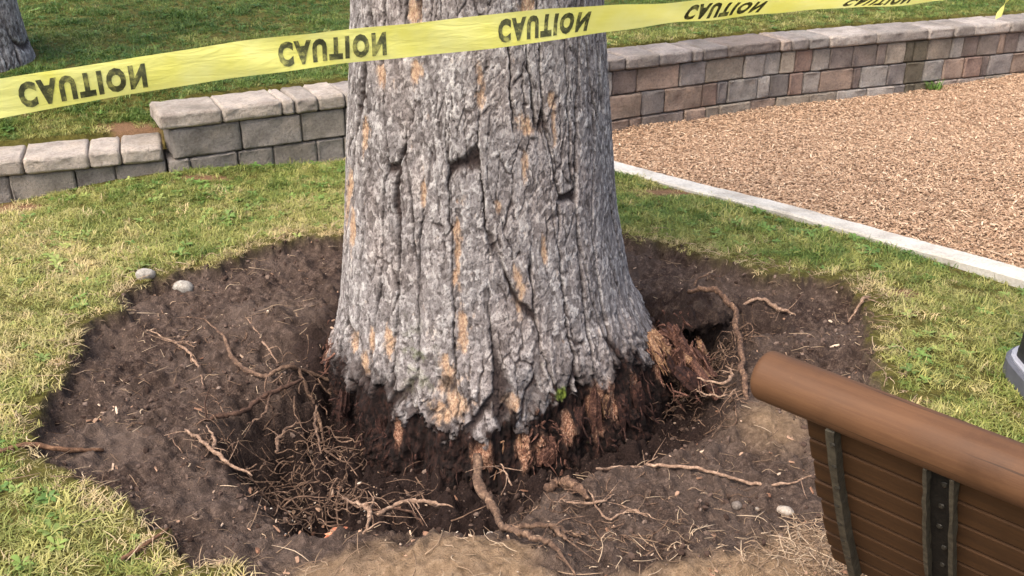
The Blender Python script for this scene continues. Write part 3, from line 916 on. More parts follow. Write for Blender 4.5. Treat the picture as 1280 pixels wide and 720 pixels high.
ROOTS = [
    # points, radii, material, lift
    ([(-0.10, 2.33), (-0.094, 2.198), (-0.061, 2.112), (-0.04, 2.068), (-0.033, 2.002), (-0.016, 1.923), (0.02, 1.879), (0.062, 1.835), (0.096, 1.802), (0.15, 1.739)], [.016, .017, .014, .012, .010, .0095, .009, .009, .008, .005], 'root', 2.8),
    ([(-0.029, 2.018), (0.01, 1.986), (0.103, 1.986), (0.18, 1.951)], [.009, .008, .008, .005], 'root', 2.4),
    ([(0.1, 2.002), (0.115, 1.923), (0.131, 1.87)], [.006, .009, .010], 'root', 2.0),
    ([(0.098, 2.184), (0.134, 2.202), (0.172, 2.162), (0.212, 2.119)], [.017, .019, .018, .015], 'root_orange', 1.4),
    ([(0.238, 2.255), (0.345, 2.294), (0.416, 2.306), (0.547, 2.266), (0.665, 2.236), (0.748, 2.206), (0.867, 2.232)], [.005, .006, .0065, .006, .006, .005, .004], 'root_pale', 1.6),
    ([(0.784, 3.322), (0.943, 3.343), (1.023, 3.294), (1.072, 3.225)], [.007, .008, .011, .004], 'root_pale', 1.0),
    ([(-1.141, 3.172), (-1.032, 3.046), (-0.959, 2.898), (-0.842, 2.789), (-0.77, 2.826), (-0.72, 2.887), (-0.62, 2.93)], [.004, .007, .010, .009, .009, .009, .010], 'root', 1.0),
    ([(-1.309, 3.058), (-1.167, 2.973), (-1.084, 2.881), (-1.017, 2.736)], [.003, .005, .006, .005], 'root_pale', 1.2),
    ([(-1.180, 2.973), (-1.122, 3.021)], [.005, .008], 'root_pale', 1.6),
    ([(-0.956, 2.495), (-0.907, 2.541), (-0.851, 2.564), (-0.799, 2.66), (-0.774, 2.69), (-0.70, 2.76)], [.006, .010, .010, .011, .011, .012], 'root_dark', 1.8),
    ([(-0.994, 2.46), (-0.924, 2.387), (-0.831, 2.306), (-0.731, 2.228)], [.005, .007, .007, .005], 'root_pale', 1.4),
    ([(-0.781, 2.66), (-0.774, 2.555), (-0.814, 2.495)], [.006, .005, .004], 'root', 2.5),
    ([(-0.733, 2.87), (-0.658, 2.762), (-0.616, 2.65)], [.008, .008, .006], 'root', 2.0),
    ([(-0.463, 2.126), (-0.409, 2.102), (-0.379, 2.068), (-0.381, 1.976)], [.004, .006, .008, .008], 'root_pale', 3.0),
    ([(-0.382, 2.078), (-0.376, 2.14)], [.006, .004], 'root_pale', 4.5),
    ([(-0.361, 2.061), (-0.292, 2.112), (-0.227, 2.112), (-0.157, 2.091)], [.006, .007, .006, .004], 'root_pale', 4.0),
    ([(-0.884, 2.346), (-0.888, 2.408), (-0.93, 2.473)], [.007, .007, .005], 'root_pale', 1.6),
    ([(-0.69, 2.346), (-0.697, 2.43), (-0.66, 2.509)], [.006, .008, .006], 'root', 2.5),
    ([(0.0, 2.191), (-0.034, 2.286)], [.004, .004], 'root_pale', 3.0),
    ([(0.0, 2.137), (0.069, 2.105)], [.005, .004], 'root_pale', 2.0),
    ([(0.141, 2.119), (0.226, 2.102), (0.285, 2.147)], [.004, .005, .003], 'root_pale', 1.5),
    ([(0.208, 2.155), (0.254, 2.051), (0.322, 2.091), (0.379, 2.034)], [.003, .004, .004, .003], 'root_pale', 1.5),
    ([(0.634, 3.343), (0.737, 3.491), (0.837, 3.514)], [.006, .006, .003], 'root', 1.0),
    ([(1.234, 3.14), (1.30, 3.20), (1.336, 3.225)], [.004, .008, .005], 'root_pale', 1.3),
    ([(-0.978, 3.172), (-0.889, 3.046), (-0.819, 2.927)], [.003, .005, .004], 'root_pale', 1.0),
    ([(0.62, 2.78), (0.70, 2.74), (0.74, 2.80), (0.73, 2.86)], [.004, .006, .006, .004], 'root_pale', 2.5),
    ([(0.60, 2.69), (0.68, 2.66), (0.73, 2.70)], [.003, .004, .004], 'root_pale', 2.5),
    ([(0.52, 3.28), (0.60, 3.26), (0.69, 3.252)], [.012, .012, .010], 'root_orange', 2.0),
    ([(0.50, 3.02), (0.56, 2.90), (0.60, 2.83)], [.010, .010, .006], 'root_orange', 1.5),
    ([(0.30, 2.30), (0.36, 2.35), (0.43, 2.36)], [.003, .004, .003], 'root_pale', 1.5),
    ([(-0.62, 2.60), (-0.60, 2.48), (-0.56, 2.34)], [.006, .006, .005], 'root', 2.5),
    ([(-0.52, 2.50), (-0.53, 2.36), (-0.50, 2.22)], [.005, .005, .004], 'root', 2.0),
    ([(-0.80, 2.30), (-0.72, 2.34), (-0.66, 2.30)], [.004, .006, .004], 'root_orange', 2.0),
    ([(-0.42, 2.30), (-0.30, 2.26), (-0.22, 2.20)], [.004, .005, .004], 'root_dark', 2.0),
]
for i, (pts, rad, mt, lift) in enumerate(ROOTS):
    zmin = -.075 if lift >= 2.5 or i in (0, 9, 10, 16) else -1
    rad = [r * .85 for r in rad]; rad[-1] *= .45; rad[0] *= .8
    GP = ground_path(pts, rad, lift, zmin)
    V, F = tube_data(GP, rad, n=len(pts) * 8, sides=8, rough=.30, seed=100 + i, wig=min(.0055, .0025 + .25 * min(rad)))
    for q in range(int(np.random.default_rng(i).integers(2, 6))):       # side hairs of this root
        r3 = np.random.default_rng(900 + i * 10 + q)
        k = r3.integers(0, len(GP) - 1); f = r3.uniform(0, 1)
        p = np.array(GP[k]) * (1 - f) + np.array(GP[k + 1]) * f
        d = r3.normal(0, 1, 3) * (1, 1, .35); d /= np.linalg.norm(d); L = r3.uniform(.03, .11)
        hair = [p, p + d * L * .5 + r3.normal(0, .008, 3), p + d * L + r3.normal(0, .015, 3)]
        rr = min(rad) * .5 + .0012
        V2, F2 = tube_data(hair, [rr, rr * .7, rr * .3], n=7, sides=4, rough=.2, seed=q)
        b_ = len(V); V = V + V2; F = F + [tuple(a + b_ for a in f_) for f_ in F2]
    obj('root', mesh_from('root', V, F), M[mt], pine)
# the arched root over the hole on the right
arch = [(0.66, 3.27, .01), (0.72, 3.235, .035), (0.773, 3.185, .035), (0.801, 3.108, .01), (0.792, 2.927, -.05), (0.775, 2.762, -.09), (0.755, 2.602, -.11)]
V, F = tube_data([(x - TREE[0], y - TREE[1], z) for x, y, z in arch], [.008, .010, .011, .011, .011, .010, .003], n=48, sides=9, rough=.34, seed=55, wig=.0045)
obj('root', mesh_from('root', V, F), M['root_orange'], pine)

# fine rootlets in the pit and round its rim: a tangle nobody could count
bag = Bag()
r_ = np.random.default_rng(77)


def rootlets(n, cx, cy, sx, sy, rmin, rmax, lmin, lmax, lift):
    for k in range(n):
        x, y = r_.normal(cx, sx), r_.normal(cy, sy)
        L = r_.uniform(lmin, lmax); a = r_.uniform(0, TAU); rr = r_.uniform(rmin, rmax)
        m_ = 5; pts = []
        zz = gz(x, y) + r_.uniform(0, lift)
        b = r_.uniform(-.5, .5)
        for q in range(m_):
            pts.append((x - TREE[0], y - TREE[1], zz))
            a += r_.normal(b * .3, .45)
            x += math.cos(a) * L / m_; y += math.sin(a) * L / m_
            g = gz(x, y)
            zz = max(g + rr * .3, zz + r_.normal(0, L * .12)) if lift > .01 else g + rr * .6
            zz = min(zz, g + max(lift, .012) * 1.3)
        V, F = tube_data(pts, np.linspace(rr, rr * .45, m_), n=8, sides=4, rough=.1, seed=int(r_.integers(1e6)))
        bag.add(V, F)


rootlets(110, -0.62, 2.42, .11, .14, .0013, .0042, .05, .20, .12)
rootlets(60, -0.45, 2.28, .16, .09, .0012, .0034, .05, .16, .08)
rootlets(50, 0.70, 2.88, .09, .17, .0012, .0036, .05, .16, .06)
rootlets(34, 0.62, 3.20, .12, .08, .0012, .0030, .05, .16, .04)
rootlets(30, -0.68, 2.80, .08, .12, .0012, .0035, .05, .18, .05)
rootlets(36, -0.90, 2.42, .07, .10, .0012, .0034, .05, .14, .03)
rootlets(50, 0.30, 2.16, .22, .10, .0010, .0026, .04, .13, .008)
rootlets(40, -1.10, 2.85, .22, .30, .0010, .0026, .04, .15, .008)
rootlets(30, 0.25, 1.98, .12, .06, .0012, .0030, .04, .13, .012)
rootlets(150, 0.68, 3.06, .09, .09, .0010, .0032, .04, .15, .14)
rootlets(40, 0.68, 3.25, .10, .05, .0010, .0028, .04, .15, .10)
rootlets(60, 0.60, 2.90, .10, .12, .0010, .0030, .04, .14, .10)
rootlets(40, 0.78, 3.22, .10, .08, .0010, .0026, .04, .14, .03)
rl = obj('rootlets', mesh_from('rootlets', bag.v, bag.f), M['root'], pine)
rl['kind'] = 'stuff'


# torn slabs of rotten wood under the bark edge
def slab(seed, w, d, h):
    """upright splintered slab: ragged top and bottom, fibrous faces"""
    r2 = np.random.default_rng(seed)
    n, m_ = 16, 9
    V, F = [], []
    ang = np.linspace(0, TAU, n, endpoint=False)
    rad = 1 + r2.normal(0, .16, n)
    tops = r2.uniform(-.35, .12, n); bots = r2.uniform(-.12, .3, n)
    for k in range(m_):
        f = k / (m_ - 1)
        for j in range(n):
            q = rad[j] * (1 + r2.normal(0, .06)) * (1 - .45 * abs(f - .45) ** 1.5)
            z = (-.5 + bots[j]) * (1 - f) + (.5 + tops[j]) * f
            V.append((math.cos(ang[j]) * w * q + r2.normal(0, w * .03), math.sin(ang[j]) * d * q, z * h))
    for k in range(m_ - 1):
        for j in range(n):
            j2 = (j + 1) % n
            F.append((k * n + j, k * n + j2, (k + 1) * n + j2, (k + 1) * n + j))
    F.append(tuple(range(n))[::-1]); F.append(tuple((m_ - 1) * n + j for j in range(n)))
    return mesh_from('rotten_wood', V, F, False)


def on_trunk(deg, z, out):
    r = np.interp(z, *zip(*ZR)) + out; a = R(deg)
    if z < .25:
        fl = float(sstep(.25, -.25, np.array(z)))
        r += fl * (0.05 * max(0, math.cos(R(deg - 78))) ** 3)
    return (np.interp(z, *zip(*CX)) + r * math.sin(a), -r * math.cos(a), z)


CH = [(-3, -.17, -.045, .028, .016, .09, 'rot_yellow'), (10, -.16, -.045, .016, .014, .10, 'rot_yellow'), (17, -.18, -.04, .030, .016, .08, 'rot'), (14, -.13, -.05, .014, .012, .10, 'rot_dark'), (29, -.12, -.045, .018, .014, .13, 'rot_dark'),
      (36, -.09, -.035, .020, .016, .16, 'rot'), (40.5, -.07, -.03, .016, .016, .12, 'rot_yellow'), (46, -.12, -.03, .024, .018, .12, 'rot_dark'), (52, -.10, -.01, .022, .016, .11, 'rot_dark'), (-30, -.15, -.05, .011, .010, .09, 'rot_yellow'), (-20, -.17, -.045, .02, .014, .10, 'rot_dark'), (-38, -.17, -.03, .024, .016, .11, 'rot_dark'), (-58, -.15, -.01, .024, .018, .11, 'rot_dark')]
for i, (a, z, o_, sx, sy, sz, mt) in enumerate(CH):
    o = obj('rotten_wood', slab(200 + i, sx, sy, sz), M[mt], pine)
    o.location = on_trunk(a, z, o_)
    o.rotation_euler = (random.uniform(-.25, .1), random.uniform(-.2, .2), R(a))
# the torn buttress on the right: slabs leaning outwards along the flare
for i in range(16):
    a = random.uniform(63, 92); f = random.uniform(0, 1)
    o = obj('rotten_wood', slab(300 + i, random.uniform(.014, .034), random.uniform(.010, .020), random.uniform(.07, .15)), M[('rot', 'rot_dark', 'rot_yellow', 'rot')[i % 4]], pine)
    o.location = on_trunk(a, .0 - .13 * f, .01 + .13 * f)
    o.rotation_euler = (-.5 - random.uniform(-.25, .5), random.uniform(-.5, .5), R(a) + random.uniform(-.4, .4))


# torn fibres and splinters of the rotten wood
def splinters(n, deg0, deg1, z0, z1_, o0, o1, mt):
    b = Bag()
    for k in range(n):
        a, z, oo = r_.uniform(deg0, deg1), r_.uniform(z0, z1_), r_.uniform(o0, o1)
        p = np.array(on_trunk(a, z, oo)); L = r_.uniform(.015, .06)
        d = np.array([math.sin(R(a)) * r_.uniform(0, .8), -math.cos(R(a)) * r_.uniform(0, .8), -1]) + r_.normal(0, .5, 3)
        d /= np.linalg.norm(d)
        rr = r_.uniform(.0015, .0055)
        V, F = tube_data([p - d * L / 2, p + r_.normal(0, .004, 3), p + d * L / 2], [rr * .6, rr, rr * .25], n=5, sides=4, rough=.4, seed=int(r_.integers(1e6)))
        b.add(V, F)
    o = obj('wood_splinters', mesh_from('wood_splinters', b.v, b.f, False), M[mt], pine); o['kind'] = 'stuff'


splinters(110, 60, 95, -.17, .02, .0, .15, 'rot')
splinters(60, 30, 60, -.20, -.05, -.04, .02, 'rot_dark')
splinters(24, -8, 4, -.24, -.12, -.05, .0, 'rot_yellow')
splinters(40, 8, 24, -.25, -.08, -.05, .0, 'rot')
splinters(90, -70, -8, -.26, -.11, -.05, .03, 'rot_dark')
splinters(30, -95, -68, -.12, .0, -.02, .04, 'rot')


# ------------------------------------------------------------------ sticks and stones
def stick(pts, rad, label, mt='stick', lift=.8):
    x0, y0 = pts[0]
    P = [(x - x0, y - y0, gz(x, y) + r * lift) for (x, y), r in zip(pts, rad)]
    z0 = min(p[2] for p in P)
    V, F = tube_data([(a, b, c - z0) for a, b, c in P], rad, n=len(pts) * 5, sides=7, rough=.15, seed=len(label), wig=.0015)
    o = obj('stick', mesh_from('stick', V, F), M[mt]); o.location = (x0, y0, z0)
    return tag(o, label, 'stick')


stick([(-1.474, 2.206), (-1.373, 2.278), (-1.281, 2.306), (-1.204, 2.362)], [.006, .008, .008, .005], 'brown stick lying across the left edge of the soil from grass', 'stick', 1.5)
stick([(-0.930, 1.790), (-0.885, 1.852), (-0.853, 1.905)], [.006, .006, .003], 'short brown stick in the grass at the bottom left', 'stick', 1.5)
stick([(1.70, 6.02), (1.76, 6.07), (1.80, 6.06)], [.006, .007, .004], 'small dark stick on the wood chips near the block wall', 'root_dark', 1.2)


def stone(x, y, rx, ry, rz_, rot, label, mt, seed):
    n, m_ = 18, 12
    th = np.linspace(0, TAU, n, endpoint=False); ph = np.linspace(0.03, math.pi - .03, m_)
    A, B = np.meshgrid(th, ph)
    u = np.stack([np.cos(A) * np.sin(B), np.sin(A) * np.sin(B), np.cos(B)], -1)
    d = 1 + .22 * fbm(u[..., 0] * 1.3 + seed, u[..., 1] * 1.3, u[..., 2] * 1.3, 3, seed)
    co = u * d[..., None] * np.array([rx, ry, rz_])
    o = obj('stone', grid_mesh('stone', co, n, m_, wrap=True), M[mt])
    o.location = (x, y, gz(x, y) + rz_ * .45); o.rotation_euler = (0, .1, rot)
    return tag(o, label, 'stone')


stone(-1.424, 3.40, .037, .026, .024, .5, 'smooth grey stone nearest the grass at the left edge of the soil', 'stone', 1)
stone(-1.283, 3.395, .040, .028, .024, -.2, 'smooth grey stone right of the similar one at the soil edge', 'stone', 2)
stone(0.745, 2.115, .024, .017, .013, -.2, 'pale oval stone on bare soil left of the bench', 'stone_pale', 3)
stone(0.612, 2.120, .016, .013, .012, .4, 'dark lump of stone left of the pale oval stone', 'stone_dark', 4)
stone(0.668, 2.118, .008, .006, .008, .9, 'tiny pointed white stone between dark lump and oval stone', 'stone_pale', 5)
stone(-0.055, 1.965, .011, .009, .009, .3, 'small white stone beside the forked root in front', 'stone_pale', 6)

fl = obj('bark_flake', slab(411, .030, .006, .055), M['rot_orange'])
fl.location = (-0.465, 2.035, gz(-0.465, 2.035) + .008); fl.rotation_euler = (1.35, .15, 1.3)
tag(fl, 'thin reddish flake of bark on the front rim of the pit', 'bark')

# ------------------------------------------------------------------ park bench, seen from behind
bench = empty('park_bench', (0.386, 1.296, 0), math.atan2(-0.688, 0.725))
tag(bench, 'brown wooden park bench seen from behind with a thick round top rail', 'bench')
# local frame: +X along the rail (to the right in the picture), +Y to the front of the bench (away from the camera)
BL = 1.75


def rail_mesh(L, r, n=44, sides=40):
    V, F = [], []
    xs = list(r * .32 * (1 - np.cos(np.linspace(0, math.pi / 2, 7)))) + list(np.linspace(r * .36, L - r * .36, n)) + list(L - r * .32 * (1 - np.cos(np.linspace(math.pi / 2, 0, 7))))
    rs = list(r * (.66 + .34 * np.sin(np.linspace(0, math.pi / 2, 7)))) + [r] * n + list(r * (.66 + .34 * np.sin(np.linspace(math.pi / 2, 0, 7))))
    for x, rr in zip(xs, rs):
        for j in range(sides):
            a = TAU * j / sides
            k = rr * (1 + .008 * math.sin(3 * a + 5 * x) + .005 * math.sin(9 * x + a) - (.05 if 11 <= j <= 12 and .12 < x else 0))
            V.append((x, k * math.cos(a), k * math.sin(a)))
    m_ = len(xs)
    for i in range(m_ - 1):
        for j in range(sides):
            j2 = (j + 1) % sides
            F.append((i * sides + j, (i + 1) * sides + j, (i + 1) * sides + j2, i * sides + j2))
    F.append(tuple(range(sides))); F.append(tuple((m_ - 1) * sides + j for j in range(sides))[::-1])
    return mesh_from('top_rail', V, F)


RZ = 0.80
o = obj('top_rail', rail_mesh(BL, .0400), M['rail'], bench); o.location = (0, 0, RZ)


def back_profile(t):
    """t = 0 under the rail .. 1 at the seat: (y, z, lean angle)"""
    z = RZ - 0.035 - 0.41 * t
    y = -0.004 + 0.171 * t + 0.04 * t * t
    return y, z


def bar_mesh(name, L, w, d, ch=.006, sag=0.0):
    """bevelled bar: X length, Z width, Y depth"""
    bm = bmesh.new(); bmesh.ops.create_cube(bm, size=1)
    for v in bm.verts: v.co = Vector((v.co.x * L, v.co.y * d, v.co.z * w))
    bmesh.ops.bevel(bm, geom=list(bm.edges), offset=ch, segments=2, affect='EDGES', profile=.6)
    me = bpy.data.meshes.new(name); bm.to_mesh(me); bm.free()
    me.polygons.foreach_set('use_smooth', [False] * len(me.polygons))
    return me


NS = 8
slat_me = bar_mesh('slat', BL - .17, .0495, .026, .0035); slat_me.materials.append(M['slat'])
for k in range(NS):
    t = (k + .5) / NS
    y, z = back_profile(t)
    y2, z2_ = back_profile(t + .02)
    o = obj('slat', slat_me, None, bench)
    o.location = (BL / 2 + random.uniform(-.003, .003), y + .014, z)
    o.rotation_euler = (math.atan2(y2 - y, z - z2_), 0, random.uniform(-.002, .002))


def strap_mesh(name, w, d, t0, t1, off):
    V, F = [], []
    n = 18
    for k in range(n):
        t = t0 + (t1 - t0) * k / (n - 1)
        y, z = back_profile(t); ya, za = back_profile(t + .01)
        ty, tz_ = ya - y, za - z; l = math.hypot(ty, tz_); ty /= l; tz_ /= l
        ny, nz = tz_, -ty            # towards the back of the bench
        for sx, sd in ((-1, 0), (1, 0), (1, 1), (-1, 1)):
            jit = random.uniform(-.0012, .0012)
            V.append((sx * w / 2 + jit, y + ny * (off + sd * d) , z + nz * (off + sd * d)))
    for k in range(n - 1):
        for j in range(4):
            j2 = (j + 1) % 4
            F.append((k * 4 + j, k * 4 + j2, (k + 1) * 4 + j2, (k + 1) * 4 + j))
    F.append((3, 2, 1, 0)); F.append(tuple((n - 1) * 4 + j for j in range(4)))
    return mesh_from(name, V, F, False)


def bolt_mesh():
    V, F = [], []
    n = 8
    for rr, h in ((.0048, 0), (.0048, .002), (.003, .0035)):
        for j in range(n): V.append((rr * math.cos(TAU * j / n), -h, rr * math.sin(TAU * j / n)))
    for k in range(2):
        for j in range(n): F.append((k * n + j, k * n + (j + 1) % n, (k + 1) * n + (j + 1) % n, (k + 1) * n + j))
    F.append(tuple(2 * n + j for j in range(n)))
    return mesh_from('bolt', V, F, False)


bolt = bolt_mesh(); bolt.materials.append(M['bolt'])
for sx, w, d, nm in ((.134, .013, .020, 'batten'), (.292, .036, .004, 'back_bracket'), (BL - .292, .036, .004, 'back_bracket'), (BL - .134, .013, .020, 'batten')):
    o = obj(nm, strap_mesh(nm, w, d, -.02, 1.0, .001), M['iron_lit' if nm == 'batten' else 'iron'], bench); o.location = (sx, 0, 0)
    if nm == 'back_bracket':
        for e_ in (-1, 1):
            fl_ = obj('flange', strap_mesh('flange', .006, .016, -.02, 1.0, .003), M['iron_lit'], o); fl_.location = (e_ * .019, 0, 0)  # pale strip stands for the lit edge of the dark recess
    for k in range(NS):
        t = (k + .5) / NS
        y, z = back_profile(t)
        b = obj('bolt', bolt, None, o); b.location = (random.uniform(-.004, .004), y - d - .001, z)
# seat, legs and arms on the far side
seat_me = bar_mesh('seat_slat', BL - .09, .030, .060, .006); seat_me.materials.append(M['slat'])
for k in range(6):
    o = obj('seat_slat', seat_me, None, bench); o.location = (BL / 2, .275 + .066 * k, .425 - .02 * math.sin(k / 5 * math.pi))
for sx in (.292, BL - .292):
    for y0, y1, z0, z1_ in ((.21, .07, .38, 0), (.60, .63, .40, 0)):
        x0 = sx
        p = [(x0, y0, z0), (x0, (y0 + y1) / 2 + .01, (z0 + z1_) / 2), (x0, y1, gz(*(bench.matrix_basis @ Vector((x0, y1, 0))).xy) - .01)]
        V, F = tube_data(p, [.024, .020, .026], n=10, sides=8, rough=.02, seed=3)
        obj('leg', mesh_from('leg', V, F), M['iron'], bench)
    V, F = tube_data([(sx, .20, .385), (sx, .40, .375), (sx, .62, .395)], [.018, .016, .018], n=10, sides=8, rough=.02, seed=4)
    obj('seat_support', mesh_from('seat_support', V, F), M['iron'], bench)

# ------------------------------------------------------------------ litter bin at the right edge
def frustum(prof, cz, sides=4, corner=.28, n=6):
    """rounded square stacked by (half width, z)"""
    V, F = [], []
    ring = 4 * n
    for hw, z in prof:
        rc = hw * corner
        for q in range(4):
            for k in range(n):
                a = math.pi / 2 * q + math.pi / 2 * k / (n - 1)
                cx = (hw - rc) * (1 if q in (0, 3) else -1); cy = (hw - rc) * (1 if q in (0, 1) else -1)
                V.append((cx + rc * math.cos(a), cy + rc * math.sin(a), z))
    for i in range(len(prof) - 1):
        for j in range(ring):
            j2 = (j + 1) % ring
            F.append((i * ring + j, i * ring + j2, (i + 1) * ring + j2, (i + 1) * ring + j))
    F.append(tuple(range(ring))[::-1]); F.append(tuple((len(prof) - 1) * ring + j for j in range(ring)))
    return mesh_from('bin_part', V, F, False)


binz = gz(1.8, 2.56)
binr = empty('litter_bin', (1.828, 2.51, binz), R(-3))
tag(binr, 'black bin on a light grey base cut off by the right edge of the picture', 'bin')
obj('base_rim', frustum([(.255, -.02), (.262, .0), (.262, .048), (.256, .056)], 0, corner=.5), M['bin_dark'], binr)
obj('base_top', frustum([(.250, .05), (.250, .062), (.245, .066)], 0, corner=.5), M['bin_grey'], binr)
obj('body', frustum([(.212, .064), (.212, .09), (.210, .10), (.206, .70), (.210, .72), (.210, .78), (.17, .84), (.10, .87)], 0, corner=.16), M['bin_black'], binr).location = (-.022, -.035, 0)

# ------------------------------------------------------------------ caution tape
TA = np.array([-0.811, 1.810, 1.127]); TD = np.array([0.4424, 0.1935, 0.0230])
TN = np.array([TD[1], -TD[0], 0]); TN /= np.linalg.norm(TN)          # faces the camera side
TW = 0.072


def tape_pt(s, t, lift=0.0):
    """s in text repeats, t from -.5 (bottom) to .5 (top)"""
    s = np.asarray(s, float); t = np.asarray(t, float)
    tw = R(4) + R(34) * sstep(0.8, 3.0, s) + R(8) * np.sin(s * 2.1 + .4)
    c = TA + s[..., None] * TD
    sag = 0.010 * np.sin(s * 1.1 + .5) + 0.004 * np.sin(s * 2.7)
    bow = 0.004 * np.cos(t * 2.4 + s * 1.3) + .003 * np.sin(s * 5.1 + t * 3) + .0025 * np.sin(s * 13 + t * 5) * np.sin(s * 1.7)
    w = TW * (1 - .03 * np.sin(s * 2.2))
    up = np.stack([TN[0] * np.sin(tw), TN[1] * np.sin(tw), np.cos(tw)], -1)
    nn = np.stack([TN[0] * np.cos(tw), TN[1] * np.cos(tw), -np.sin(tw)], -1)
    out = c + up * (t * w)[..., None] + nn * (bow + lift)[..., None]
    out[..., 2] += sag - .0145 * np.clip(s - 2.0, 0, None) + .004 * np.clip(s - 4.5, 0, None)
    return out


ss, tt = np.meshgrid(np.linspace(-3.2, 8.4, 420), np.linspace(-.5, .5, 9))
tape = tag(obj('caution_tape', grid_mesh('caution_tape', tape_pt(ss, tt), 420, 9), M['tape']),
           'yellow caution tape stretched across the front of the big trunk with flipped black lettering', 'tape')
cu = bpy.data.curves.new('lettering', 'FONT')
cu.body = 'CAUTION'; cu.size = 1.0; cu.shear = 0.0; cu.offset = 0.062; cu.resolution_u = 3; cu.space_character = 1.3
tmp = bpy.data.objects.new('lettering_source', cu); col.objects.link(tmp)
dg = bpy.context.evaluated_depsgraph_get()
txt = bpy.data.meshes.new_from_object(tmp.evaluated_get(dg))
bpy.data.objects.remove(tmp)
bm = bmesh.new(); bm.from_mesh(txt)
bmesh.ops.triangulate(bm, faces=bm.faces)
for _ in range(2):
    bmesh.ops.subdivide_edges(bm, edges=[e for e in bm.edges if e.calc_length() > .12], cuts=1)
    bmesh.ops.triangulate(bm, faces=bm.faces)
tco = np.array([v.co[:] for v in bm.verts]); tfa = [[v.index for v in f.verts] for f in bm.faces]
bm.free()
tco[:, 0] = (tco[:, 0] - tco[:, 0].min()) / np.ptp(tco[:, 0]); tco[:, 1] = (tco[:, 1] - tco[:, 1].min()) / np.ptp(tco[:, 1])
for k in range(-3, 8):
    s = k - .235 + .47 * tco[:, 0]
    t = .33 - .70 * tco[:, 1] + .0      # upside down: the print is seen flipped top to bottom
    obj('lettering', mesh_from('lettering', tape_pt(s, t, np.full(len(s), .0009)), tfa, False), M['ink'], tape)
# a knotted tail hanging from the tape
ss, tt = np.meshgrid(np.linspace(0, 1, 30), np.linspace(-.5, .5, 3))
hx = 1.372 + .010 * np.sin(ss * 5) + tt * .016 * np.cos(ss * 6 + .4)
hy = 2.755 + tt * .016 * np.sin(ss * 6 + .4)
hz = 1.212 - .112 * ss + tt * .008
obj('tape_tail', grid_mesh('tape_tail', np.stack([hx, hy, hz], -1), 30, 3), M['tape'], tape)

# ------------------------------------------------------------------ scattered cover: grass, chips, straw, clods
def proto_set(name, meshes, mats):
    c = bpy.data.collections.new(name)
    for i, (me, mt) in enumerate(zip(meshes, mats)):
        if not len(me.materials): me.materials.append(mt)
        o = bpy.data.objects.new('%s_%02d' % (name, i), me)
        c.objects.link(o)
    return c


def scatter(name, pos, rot, scl, vid, tint, coll):
    me = bpy.data.meshes.new(name)
    n = len(pos)
    me.vertices.add(n)
    me.vertices.foreach_set('co', np.asarray(pos, np.float32).reshape(-1))
    attr(me, 'rot', rot, 'FLOAT_VECTOR'); attr(me, 'scl', scl, 'FLOAT_VECTOR'); attr(me, 'vid', vid, 'INT'); attr(me, 'tint', tint)
    o = bpy.data.objects.new(name, me)
    col.objects.link(o)
    ng = bpy.data.node_groups.new(name, 'GeometryNodeTree')
    ng.interface.new_socket('Geometry', in_out='INPUT', socket_type='NodeSocketGeometry')
    ng.interface.new_socket('Geometry', in_out='OUTPUT', socket_type='NodeSocketGeometry')
    N = ng.nodes
    gi, go = N.new('NodeGroupInput'), N.new('NodeGroupOutput')
    ip = N.new('GeometryNodeInstanceOnPoints'); ci = N.new('GeometryNodeCollectionInfo')
    ci.inputs['Collection'].default_value = coll; ci.inputs['Separate Children'].default_value = True; ci.inputs['Reset Children'].default_value = True
    def na(nm, t):
        x = N.new('GeometryNodeInputNamedAttribute'); x.data_type = t; x.inputs['Name'].default_value = nm
        return x.outputs['Attribute']
    e2r = N.new('FunctionNodeEulerToRotation')
    ng.links.new(gi.outputs[0], ip.inputs['Points']); ng.links.new(ci.outputs[0], ip.inputs['Instance'])
    ip.inputs['Pick Instance'].default_value = True
    ng.links.new(na('vid', 'INT'), ip.inputs['Instance Index'])
    ng.links.new(na('rot', 'FLOAT_VECTOR'), e2r.inputs[0]); ng.links.new(e2r.outputs[0], ip.inputs['Rotation'])
    ng.links.new(na('scl', 'FLOAT_VECTOR'), ip.inputs['Scale'])
    ng.links.new(ip.outputs[0], go.inputs[0])
    md = o.modifiers.new('scatter', 'NODES'); md.node_group = ng
    o['kind'] = 'stuff'
    return o


def tuft(seed, n, h, spread, w, lean):
    r2 = np.random.default_rng(seed)
    V, F = [], []
    for k in range(n):
        a = r2.uniform(0, TAU); d = spread * math.sqrt(r2.uniform(0, 1))
        bx, by = d * math.cos(a), d * math.sin(a)
        da = r2.uniform(0, TAU); L = h * r2.uniform(.55, 1.25); ln = lean * r2.uniform(.25, 1.3); ww = w * r2.uniform(.6, 1.2)
        px, py = -math.sin(da) * ww / 2, math.cos(da) * ww / 2
        b = len(V)
        for q, f in enumerate((0, .4, .75, 1.0)):
            out = ln * L * f ** 1.8; z = L * f * (1 - .35 * ln * f)
            x, y = bx + math.cos(da) * out, by + math.sin(da) * out
            wq = (1, .95, .7, 0)[q]
            if q < 3: V += [(x - px * wq, y - py * wq, z - .004), (x + px * wq, y + py * wq, z - .004)]
            else: V.append((x, y, z - .004))
        F += [(b, b + 1, b + 3, b + 2), (b + 2, b + 3, b + 5, b + 4), (b + 4, b + 5, b + 6)]
    return mesh_from('tuft', V, F)


